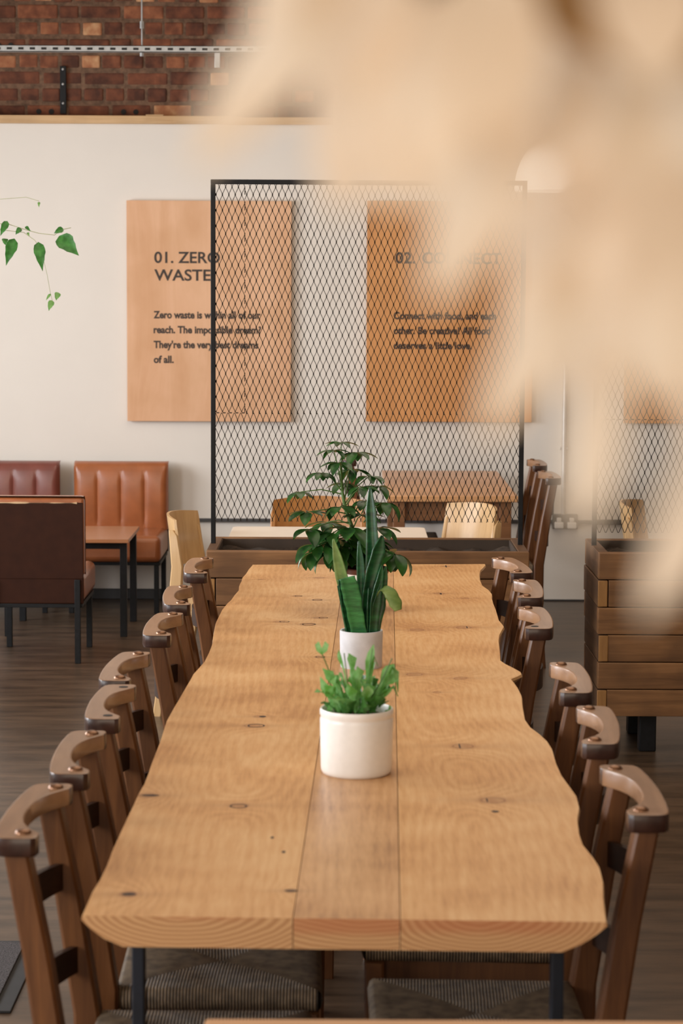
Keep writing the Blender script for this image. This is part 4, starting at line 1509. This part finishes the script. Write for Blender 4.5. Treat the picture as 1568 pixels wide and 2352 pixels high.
def lattice(mb, x0, x1, z0, z1, ox, oz, pw, ph, th, dp):
    """expanded-metal diamonds clipped to a rectangle, in the local XZ plane"""
    segs = []
    j0 = int(math.floor((z0 - oz) / (ph / 2))) - 1
    j1 = int(math.ceil((z1 - oz) / (ph / 2))) + 1
    i0 = int(math.floor((x0 - ox) / pw)) - 2
    i1 = int(math.ceil((x1 - ox) / pw)) + 2
    for j in range(j0, j1):
        za, zb = oz + j * ph / 2, oz + (j + 1) * ph / 2
        for i in range(i0, i1):
            xa = ox + i * pw + (pw / 2 if j % 2 else 0)
            for s in (-1, 1):
                segs.append((xa, za, xa + s * pw / 2, zb))
    for (xa, za, xb, zb) in segs:
        # clip
        t0, t1 = 0.0, 1.0
        ok = True
        for (pa, pb, lo, hi) in ((xa, xb, x0, x1), (za, zb, z0, z1)):
            dd = pb - pa
            if abs(dd) < 1e-9:
                if pa < lo or pa > hi:
                    ok = False
                continue
            ta, tb = (lo - pa) / dd, (hi - pa) / dd
            if ta > tb:
                ta, tb = tb, ta
            t0, t1 = max(t0, ta), min(t1, tb)
        if not ok or t1 - t0 < 0.08:
            continue
        ax, az = xa + (xb - xa) * t0, za + (zb - za) * t0
        bx, bz = xa + (xb - xa) * t1, za + (zb - za) * t1
        # strand slightly pinched at the knuckles: 3 stations so that strands bow into the node
        dx = bx - ax
        pts = []
        full = t1 - t0 > 0.95
        if full:
            for u, bow in ((0, 0), (0.14, 0.03), (0.86, -0.03), (1, 0)):
                pts.append((xa + (xb - xa) * (0 if u == 0 else 1 if u == 1 else (u - 0.06 if u < .5 else u + 0.06)), za + (zb - za) * u))
        else:
            pts = [(ax, az), (bx, bz)]
        n0 = len(mb.v)
        sgn = 1 if (xb - xa) > 0 else -1
        for idx_, (qx, qz) in enumerate(pts):
            w = th / 2 * (1.9 if (full and idx_ in (0, len(pts) - 1)) else 1.0)
            mb.v.append(Vector((qx - w, -dp / 2, qz)))
            mb.v.append(Vector((qx + w, -dp / 2, qz)))
            mb.v.append(Vector((qx + w, dp / 2, qz)))
            mb.v.append(Vector((qx - w, dp / 2, qz)))
        for a in range(len(pts) - 1):
            for k_ in range(4):
                q0, q1 = n0 + a * 4 + k_, n0 + a * 4 + (k_ + 1) % 4
                mb.f.append([q0, q1, q1 + 4, q0 + 4])
                mb.m.append(0)


def make_screen(x0, x1, y, ztop, zbase, zmesh, label, seams):
    e = empty('mesh_screen', (x0, y, zbase), 0, label, 'screen', 'black mesh screens on the planters')
    w = x1 - x0
    H = ztop - zbase
    t = 0.0085
    for xx in (0, w):
        b = MB()
        b.box((xx - t, -t, 0), (xx + t, t, H - 2 * t), 0.002)
        b.build('upright', M['black'], e)
    b = MB()
    b.box((-t, -t, H - 2 * t), (w + t, t, H), 0.002)
    b.build('top_bar', M['black'], e)
    ppx = y / F_PX
    pw, ph = 14.6 * ppx, 35.4 * ppx
    th, dp = 0.0023, 0.003
    zm = zmesh - zbase
    zs = seams[0] - zbase
    xs1, xs2 = seams[1] - x0, seams[2] - x0
    b = MB()
    lattice(b, t, min(w - t, xs1), zs, H - 2 * t, t + 0.002, zs, pw, ph, th, dp)
    b.build('mesh_panel', M['mesh_metal'], e, smooth=False)
    b = MB()
    if xs1 < w:
        lattice(b, xs1, w - t, zs, H - 2 * t, xs1 + pw * 0.3, zs, pw, ph, th, dp)
        x = xs1 + pw * 0.3
        while x < w - t:
            b.box((x - 0.0024, -0.003, zs - 0.006), (x + 0.0024, 0.003, zs + 0.004))
            x += pw
        z = zs
        while z < H - 3 * t:
            b.box((xs1 - 0.0012, -0.0025, z), (xs1 + 0.0016, 0.0025, z + ph * 0.42))
            z += ph
        b.build('mesh_panel', M['mesh_metal'], e, smooth=False)
        b = MB()
    lattice(b, t, min(xs2, w - t), zm, zs - 0.002, t + pw * 0.45, zs - ph * 0.5, pw, ph, th, dp)
    x = t + 0.003
    while x < min(xs1, w) - 0.004:
        b.box((x, -0.003, zs - 0.004), (x + pw * 0.45, 0.003, zs - 0.0005))
        x += pw
    b.build('mesh_panel', M['mesh_metal'], e, smooth=False)
    if xs2 < w - t:
        b = MB()
        lattice(b, xs2, w - t, zm, zs - 0.002, xs2 + pw * 0.35, zs - ph * 0.45, pw, ph, th, dp)
        b.build('mesh_panel', M['mesh_metal'], e, smooth=False)
    return e


MY = PYF + PD / 2 + 0.01
mx0, mx1 = at_y(489.5, 830, MY).x, at_y(1199.5, 830, MY).x
mzt = at_y(800, 413.5, MY).z
mzm = at_y(800, 1199, MY).z
mzs = at_y(800, 948, MY).z
make_screen(mx0, mx1, MY, mzt, PZ - 0.06, mzm, 'large black expanded-metal screen standing in the planter behind the long table', (mzs, at_y(562, 700, MY).x, at_y(1122, 1050, MY).x))
qx0 = at_y(1366, 1100, MY).x
make_screen(qx0, qx0 + 1.02, MY, mzt, PZ - 0.06, at_y(1450, 1224, MY).z, 'black expanded-metal screen in the planter at the right edge', (at_y(1450, 962, MY).z, qx0 + 0.4, qx0 + 0.7))

# ------------------------------------------------------------------ booth seats and low table at the left
def make_booth(w, vinyl, label, x, y, rz, group='leatherette lounge seats'):
    """local +Y is the back of the seat; origin on the floor under the rear face of the back"""
    e = empty('lounge_seat', (x, y, 0), rz, label, 'seat', group)
    hw = w / 2
    zb, zt_ = 0.385, 0.735
    b = MB()
    nch = 4
    n = 48
    # fluted backrest: profile across the width, swept up the back with a rounded top
    prof = []
    for i in range(n + 1):
        u = i / n
        ph_ = (u * nch) % 1.0
        bul = math.sin(PI * ph_) ** 0.28 if 0 < ph_ < 1 else 0
        edge = min(u, 1 - u) * w
        rnd = min(1, edge / 0.03)
        prof.append((-hw + w * u, -0.085 - 0.014 * bul * rnd + 0.022 * (1 - math.sqrt(max(0, 1 - (1 - rnd) ** 2)))))
    zs = [(zb, 0), (zb + 0.02, 0), (zb + 0.06, 0), (zt_ - 0.10, 0), (zt_ - 0.05, 0.0), (zt_ - 0.025, 0.004), (zt_ - 0.01, 0.016), (zt_ - 0.002, 0.035), (zt_ + 0.002, 0.06), (zt_, 0.085)]
    vs, fs = [], []
    for (z, iny) in zs:
        fl = max(0, min(1, (zt_ - 0.045 - z) / 0.06)) * max(0, min(1, (z - zb - 0.01) / 0.05))
        for (px_, py_) in prof:
            yy = -0.085 + (py_ + 0.085) * (fl if py_ < -0.085 else 1) - 0.004 * (1 - fl) + iny
            vs.append((px_, yy, z))
    m_ = n + 1
    for a in range(len(zs) - 1):
        for i in range(n):
            q = a * m_ + i
            fs.append([q, q + 1, q + m_ + 1, q + m_])
    b.add(vs, fs)
    # sides and rear core
    b.box((-hw + 0.002, -0.070, zb), (hw - 0.002, -0.006, zt_ - 0.008), 0.012)
    bk = b.build('backrest', vinyl, e, angle=50)
    b = MB()
    b.box((-hw + 0.004, -0.008, 0.372), (hw - 0.004, 0.0, zt_ - 0.028), 0.003)
    pn = b.build('back_panel', M['back_vinyl'], e)
    b = MB()
    random.seed(3)
    nj = 60
    vs, fs = [], []
    for i in range(nj + 1):
        x_ = -hw + 0.03 + (2 * hw - 0.06) * i / nj
        hj = max(0.0006, 0.010 * noise.noise(Vector((x_ * 22, w, 2.0))) + 0.002)
        for (yy_, zz_) in ((-0.006, 0), (0.0015, 0), (0.0015, hj), (-0.006, hj)):
            vs.append((x_, yy_, zt_ - 0.029 - hj * 0.5 + zz_))
    for i in range(nj):
        for q in range(4):
            a, c = i * 4 + q, i * 4 + (q + 1) % 4
            fs.append([a, c, c + 4, a + 4])
    b.add(vs, fs)
    b.build('worn_edge', M['chip'], pn)
    b = MB()
    b.box((-hw + 0.004, -0.50, 0.262), (hw - 0.004, -0.02, 0.395), 0.03, seg=4)
    b.build('seat_cushion', vinyl, e, angle=60)
    b = MB()
    b.box((-hw + 0.004, -0.02, 0.262), (hw - 0.004, -0.002, 0.383), 0.006)
    tag(b.build('seat_back_rail', M['back_vinyl'], e), 'dark brown covered rail')
    b = MB()
    b.box((-hw + 0.01, -0.47, 0.245), (hw - 0.01, -0.005, 0.262), 0.002)
    b.build('frame', M['black'], e)
    for sx in (-1, 1):
        for yy in (-0.015, -0.455):
            b = MB()
            b.box((sx * (hw - 0.030) - 0.0125, yy - 0.0125, 0), (sx * (hw - 0.030) + 0.0125, yy + 0.0125, 0.37 if yy > -0.1 else 0.25), 0.002)
            o = b.build('leg', M['black'], e)
            if yy > -0.1:
                o.location.y = 0.012
    return e


BYW = WALL_Y - 0.07
ax0, ax1 = at_y(168, 1100, BYW - 0.1).x, at_y(385, 1100, BYW - 0.1).x
make_booth(ax1 - ax0, M['orange_vinyl'], 'tan leatherette lounge seat against the white wall, beside the pale school chair', (ax0 + ax1) / 2, BYW, 0)
bx1 = at_y(135, 1100, BYW - 0.1).x
make_booth(0.48, M['red_vinyl'], 'oxblood leatherette lounge seat against the wall at the left edge', bx1 - 0.24, BYW, 0)
CY = 9.80
cx1 = at_y(193, 1250, CY).x
make_booth(0.425, M['orange_vinyl'], 'tan lounge seat with dark brown back turned to the viewer at the left edge', cx1 - 0.2125, CY, PI)

ty0, ty1 = 10.52, 11.10
tx1 = at_y(295, 1238, ty0).x
tzz = at_y(295, 1239, ty0).z
lt = empty('low_table', (tx1 - 0.30, (ty0 + ty1) / 2, 0), 0, 'low orange-brown side table on black legs between the lounge seats', 'table')
b = MB()
b.box((-0.30, -(ty1 - ty0) / 2, tzz - 0.018), (0.30, (ty1 - ty0) / 2, tzz), 0.002)
b.build('tabletop', M['low_table'], lt)
for sx in (-1, 1):
    for sy in (-1, 1):
        b = MB()
        xx, yy = sx * 0.272, sy * ((ty1 - ty0) / 2 - 0.045)
        b.box((xx - 0.016, yy - 0.016, 0), (xx + 0.016, yy + 0.016, tzz - 0.018), 0.002)
        b.build('leg', M['black'], lt)
for sy in (-1, 1):
    b = MB()
    yy = sy * ((ty1 - ty0) / 2 - 0.045)
    b.box((-0.256, yy - 0.008, tzz - 0.05), (0.256, yy + 0.008, tzz - 0.0185), 0.001)
    b.build('apron', M['black'], lt)

# ------------------------------------------------------------------ plywood school chairs
def make_school_chair():
    e = empty('school_chair', (0, 0, 0))
    # local: faces -Y, back at +Y
    b = MB()
    n, m_ = 16, 8
    vs, fs = [], []
    for layer in (0, 1):
        for j in range(m_ + 1):
            z = 0.56 + 0.20 * j / m_
            cor = min(1.0, 0.72 + 0.28 * math.sin(PI * (0.12 + 0.76 * j / m_)))
            for i in range(n + 1):
                u = -1 + 2 * i / n
                x = 0.192 * u * (1.0 if 0 < j < m_ else 0.97)
                y = 0.175 - 0.065 * (u * u) + 0.03 * (z - 0.56) / 0.2 + layer * 0.010
                vs.append((x, y, z + 0.012 * (1 - u * u) * (j / m_)))
    s_ = (n + 1) * (m_ + 1)
    for layer in (0, 1):
        for j in range(m_):
            for i in range(n):
                a = layer * s_ + j * (n + 1) + i
                q = [a, a + 1, a + n + 2, a + n + 1]
                fs.append(q if layer == 0 else q[::-1])
    ring = [i for i in range(n + 1)] + [j * (n + 1) + n for j in range(1, m_ + 1)] + [m_ * (n + 1) + i for i in range(n - 1, -1, -1)] + [j * (n + 1) for j in range(m_ - 1, 0, -1)]
    for a, c in zip(ring, ring[1:] + ring[:1]):
        fs.append([a, a + s_, c + s_, c])
    b.add(vs, fs)
    b.build('backrest', M['ply'], e, angle=40)
    b = MB()
    vs, fs = [], []
    n, m_ = 12, 12
    for layer in (0, 1):
        for j in range(m_ + 1):
            for i in range(n + 1):
                u, v = -1 + 2 * i / n, -1 + 2 * j / m_
                rx = 0.19 * (1 - 0.06 * v * v) * (1 - 0.03 * (v + 1))
                vs.append((rx * u, 0.185 * v - 0.02, 0.44 + 0.012 * u * u - 0.01 * (v < -0.7) * (-(v + 0.7)) * 3 - layer * 0.012))
    s_ = (n + 1) * (m_ + 1)
    for layer in (0, 1):
        for j in range(m_):
            for i in range(n):
                a = layer * s_ + j * (n + 1) + i
                q = [a, a + 1, a + n + 2, a + n + 1]
                fs.append(q if layer == 0 else q[::-1])
    ring = [i for i in range(n + 1)] + [j * (n + 1) + n for j in range(1, m_ + 1)] + [m_ * (n + 1) + i for i in range(n - 1, -1, -1)] + [j * (n + 1) for j in range(m_ - 1, 0, -1)]
    for a, c in zip(ring, ring[1:] + ring[:1]):
        fs.append([a, a + s_, c + s_, c])
    b.add(vs, fs)
    b.build('seat', M['ply'], e, angle=40)
    for s in (-1, 1):
        b = MB()
        b.sweep([(s * 0.195, 0.215, 0), (s * 0.193, 0.175, 0.25), (s * 0.192, 0.145, 0.44), (s * 0.190, 0.135, 0.58), (s * 0.188, 0.150, 0.70), (s * 0.186, 0.160, 0.72)], [0.022, 0.024, 0.024, 0.024, 0.022, 0.012], [0.034, 0.045, 0.05, 0.045, 0.034, 0.018], bev=0.2)
        b.build('back_leg', M['ply'], e)
        b = MB()
        b.sweep([(s * 0.195, -0.225, 0), (s * 0.190, -0.185, 0.25), (s * 0.185, -0.150, 0.422)], 0.024, [0.030, 0.040, 0.045], bev=0.2)
        b.build('front_leg', M['ply'], e)
        b = MB()
        b.box((s * 0.188 - 0.010, -0.16, 0.388), (s * 0.188 + 0.010, 0.14, 0.411), 0.003)
        b.build('side_rail', M['ply'], e)
    b = MB()
    b.box((-0.178, 0.125, 0.33), (0.178, 0.143, 0.37), 0.003)
    b.build('cross_rail', M['ply'], e)
    return e


sc0 = make_school_chair()
sc0.location = (at_y(422, 1300, 8.75).x + 0.15, 8.76, 0)
sc0.rotation_euler = (0, 0, R(90 - 9))
tag(sc0, 'pale plywood school chair beside the tan wall seat, left of the planter', 'chair', 'plywood school chairs')
sc1 = copy_tree(sc0)
for ch_ in kids(sc1):
    ch_.material_slots[0].link = 'OBJECT'
    ch_.material_slots[0].material = M['ply_orange']
yy = 9.28
sc1.location = (at_y(730, 1200, yy).x, yy, 0)
sc1.rotation_euler = (0, 0, 0)
tag(sc1, 'orange plywood school chair facing us behind the cream-topped table', 'chair', 'plywood school chairs')
sc2 = copy_tree(sc0)
yy = 9.10
sc2.location = (at_y(1063, 1230, yy).x - 0.09, yy, 0)
sc2.rotation_euler = (0, 0, R(-90 + 28))
tag(sc2, 'pale plywood school chair right of the cream-topped table, behind the mesh', 'chair', 'plywood school chairs')
sc3 = copy_tree(sc0)
yy = 9.3
sc3.location = (at_y(1540, 1230, yy).x, yy, 0)
sc3.rotation_euler = (0, 0, R(75))
tag(sc3, 'plywood school chair behind the right-hand planter and its mesh', 'chair', 'plywood school chairs')

# cream-topped table behind the planter
cz = 0.68
c0, c1 = at_z(535, 1209, cz), at_z(975, 1211, cz)
ct = empty('cream_table', ((c0.x + c1.x) / 2, c0.y - 0.31, 0), 0, 'cream-topped table with rounded corners just behind the planter and mesh', 'table')
hw = (c1.x - c0.x) / 2
b = MB()
poly = []
for (qx, qy, a0) in ((hw - .03, .28, 0), (-hw + .03, .28, 90), (-hw + .03, -.28, 180), (hw - .03, -.28, 270)):
    for s in range(5):
        an = R(a0 + s * 22.5)
        poly.append((qx + .03 * math.cos(an), qy + .03 * math.sin(an)))
b.prism(poly, cz - 0.025, cz, 0.003)
b.build('tabletop', M['cream'], ct)
b = MB()
b.lathe([(0, 0.012), (0.2, 0.012), (0.21, 0.008), (0.21, 0), (0, 0)], 40)
b.build('base_plate', M['black'], ct)
b = MB()
b.tube([(0, 0, 0.012), (0, 0, 0.3), (0, 0, cz - 0.0255)], 0.03, 16)
b.build('pedestal', M['black'], ct)

# far oak table
oz_ = at_y(1000, 1139, 10.2).z
o0, o1 = at_y(889, 1139, 10.2).x, at_y(1190, 1139, 10.2).x
ot = empty('oak_table', ((o0 + o1) / 2, 10.9, 0), 0, 'orange-brown oak table against the back wall seen through the mesh', 'table')
hw, hd = (o1 - o0) / 2, 0.70
b = MB()
b.box((-hw, -hd, oz_ - 0.028), (hw, hd, oz_), 0.004)
b.build('tabletop', M['oak'], ot)
for sy in (-1, 1):
    b = MB()
    b.box((-hw + .06, sy * (hd - .06) - .011, oz_ - .118), (hw - .06, sy * (hd - .06) + .011, oz_ - .0285), .002)
    b.build('apron', M['oak_dark'], ot)
for sx in (-1, 1):
    b = MB()
    b.box((sx * (hw - .06) - .011, -hd + .075, oz_ - .118), (sx * (hw - .06) + .011, hd - .075, oz_ - .0285), .002)
    b.build('apron', M['oak_dark'], ot)
    for sy in (-1, 1):
        b = MB()
        b.box((sx * (hw - .055) - .027, sy * (hd - .055) - .027, 0), (sx * (hw - .055) + .027, sy * (hd - .055) + .027, oz_ - .029), .003)
        b.build('leg', M['oak_dark'], ot)

# table corner right in front of the camera
n0 = at_z(470, 2337, TZ)
nt_ = empty('front_table', (n0.x + 0.55, n0.y - 0.35, 0), 0, 'orange wooden table edge blurred along the very bottom of the frame', 'table')
b = MB()
b.box((-0.55, -0.35, TZ - 0.03), (0.55, 0.35, TZ), 0.006)
b.build('tabletop', M['oak'], nt_)
for sx in (-1, 1):
    for sy in (-1, 1):
        b = MB()
        b.box((sx * .5 - .02, sy * .3 - .02, 0), (sx * .5 + .02, sy * .3 + .02, TZ - .03), .003)
        b.build('leg', M['black'], nt_)

# door mat at the left edge
m0, m1 = at_z(84, 2166, 0), at_z(40, 2328, 0)
dm = empty('door_mat', (-1.2, (m0.y + m1.y) / 2, 0), 0, 'dark speckled door mat with black rubber border at the left edge', 'mat')
hy = (m0.y - m1.y) / 2
xr = (m0.x + m1.x) / 2 + 1.2
b = MB()
b.box((-0.45, -hy, 0.0), (xr, hy, 0.006), 0.002)
b.build('border', M['rubber'], dm)
b = MB()
b.box((-0.42, -hy + 0.05, 0.006), (xr - 0.04, hy - 0.03, 0.012), 0.002)
b.build('pile', M['mat_pile'], dm)

# ------------------------------------------------------------------ trailing vine at the left
VY = 8.6
vn = empty('hanging_vine', tuple(at_y(-30, 540, VY)), 0, 'green trailing vine with thin stems before the white wall at the left edge', 'vine')
vo = at_y(-30, 540, VY)
kv = VY / F_PX


def vpt(px, py, dy=0.0):
    return at_y(px, py, VY + dy) - vo


b = MB()
b.tube([vpt(-60, 510), vpt(20, 515), vpt(60, 528), vpt(90, 536), vpt(125, 540), (vpt(140, 528)), vpt(163, 523)], 0.0016, 6)
b.tube([vpt(-60, 520), vpt(20, 530), vpt(55, 534), vpt(80, 552)], 0.0014, 6)
b.tube([vpt(98, 590), vpt(108, 630), vpt(115, 670), vpt(120, 690)], 0.0011, 6)
b.tube([vpt(80, 552), vpt(92, 570), vpt(98, 595)], 0.0012, 6)
b.tube([vpt(-60, 462), vpt(20, 456), vpt(60, 453), vpt(90, 462)], 0.0012, 6)
b.build('stem', M['vine_stem'], vn)


def ivy(bs, tp, w, mat='vine', dy=0.0):
    mb = MB()
    a, c = vpt(bs[0], bs[1], dy), vpt(tp[0], tp[1], dy - 0.02)
    path, ws = [], []
    prof = [0.05, 0.75, 1.0, 0.95, 0.8, 0.62, 0.4, 0.18, 0.02]
    for i, q_ in enumerate(prof):
        t = i / (len(prof) - 1)
        path.append(a + (c - a) * t + Vector((0, -0.012 * math.sin(PI * t), 0)))
        ws.append(max(0.0004, w * kv * q_ * (1 + 0.1 * (i % 2))))
    d_ = (c - a).normalized()
    sd = d_.cross(Vector((0.25, -1, 0.15)))
    mb.blade(path, ws, sd, cup=0.3)
    mb.build('leaf', M[mat], vn, angle=60)


for a_ in (((17, 508), (1, 542), 8), ((33, 548), (14, 610), 13), ((88, 556), (98, 623), 13), ((136, 542), (181, 587), 20), ((145, 525), (124, 536), 7), ((48, 524), (36, 539), 6), ((59, 520), (71, 531), 4), ((12, 548), (13, 563), 7)):
    ivy(*a_)
for a_ in (((64, 534), (68, 542), 3), ((120, 690), (112, 714), 7), ((134, 672), (129, 690), 7), ((116, 675), (106, 690), 3), ((90, 464), (90, 476), 3)):
    ivy(*a_, mat='vine_pale')

# ------------------------------------------------------------------ dried bleached leaves right in front of the lens
random.seed(8)
DB = 0.42
br0 = at_y(1700, -250, DB)
br = empty('dried_leaf_branch', tuple(br0), 0, 'big blurred branch of cream bleached leaves hanging close to the lens at upper right', 'dried branch')


def dleaf(bs, tp, w, d, tan=False, cup=0.25):
    mb = MB()
    a, c = at_y(bs[0], bs[1], d) - br0, at_y(tp[0], tp[1], d - 0.015) - br0
    kk = d / F_PX
    path, ws = [], []
    n = 12
    for i in range(n + 1):
        t = i / n
        path.append(a + (c - a) * t + Vector((0, -0.006 * math.sin(PI * t), 0)))
        ws.append(max(0.0002, w * kk * 0.5 * math.sin(PI * (0.08 + 0.92 * t)) ** 0.75))
    d_ = (c - a).normalized()
    mb.blade(path, ws, d_.cross(Vector((0.1, -1, 0.1))), cup=cup, nw=6)
    o = mb.build('leaf', M['twig_leaf_shade' if tan else 'dried'], br, angle=80)
    if tan:
        tag(o, 'deeper leaf, its tan colour standing in for shade')


for a_ in [((800, -60), (440, 390), 170, .40), ((760, -120), (600, 160), 200, .41), ((900, -80), (770, 500), 250, .43), ((1040, 0), (880, 480), 260, .42), ((1160, -60), (980, 430), 300, .41), ((880, -120), (760, 260), 220, .42),
           ((1190, 260), (985, 700), 190, .40), ((1100, 240), (960, 480), 170, .42), ((1330, 380), (1165, 620), 120, .43), ((1300, 480), (1180, 860), 170, .41), ((1330, 600), (1100, 1010), 150, .40),
           ((1420, 560), (1290, 900), 230, .43), ((1380, 800), (1330, 1230), 130, .41), ((1500, 350), (1400, 900), 280, .42), ((1620, 420), (1500, 940), 300, .41), ((1640, 700), (1590, 1010), 160, .42),
           ((1660, 960), (1475, 1420), 150, .40), ((1300, 100), (1120, 420), 260, .44), ((1420, 150), (1330, 520), 260, .44), ((1560, 150), (1440, 560), 280, .44), ((1450, -120), (1500, 200), 250, .40), ((1620, 900), (1560, 1200), 90, .42)]:
    dleaf(*a_)
for a_ in [((1380, -120), (1280, 260), 360, .47), ((1600, -60), (1540, 420), 330, .47), ((1240, -120), (1180, 220), 300, .47)]:  # shade in the gaps put into these deeper leaves' tan colour
    dleaf(*a_, tan=True)
b = MB()
tw = [((1760, -400), (1560, 60)), ((1560, 60), (1420, 420)), ((1560, 60), (1250, -40)), ((1250, -40), (900, -110)), ((1620, -80), (1680, 500)), ((1680, 500), (1680, 980)), ((1420, 420), (1360, 650)), ((1250, -40), (1200, 270))]
for a_, c_ in tw:
    b.tube([at_y(a_[0], a_[1], .45) - br0, at_y((a_[0] + c_[0]) / 2 + 6, (a_[1] + c_[1]) / 2, .452) - br0, at_y(c_[0], c_[1], .45) - br0], 0.0012, 6)
b.build('twig', M['twig_leaf_shade'], br)
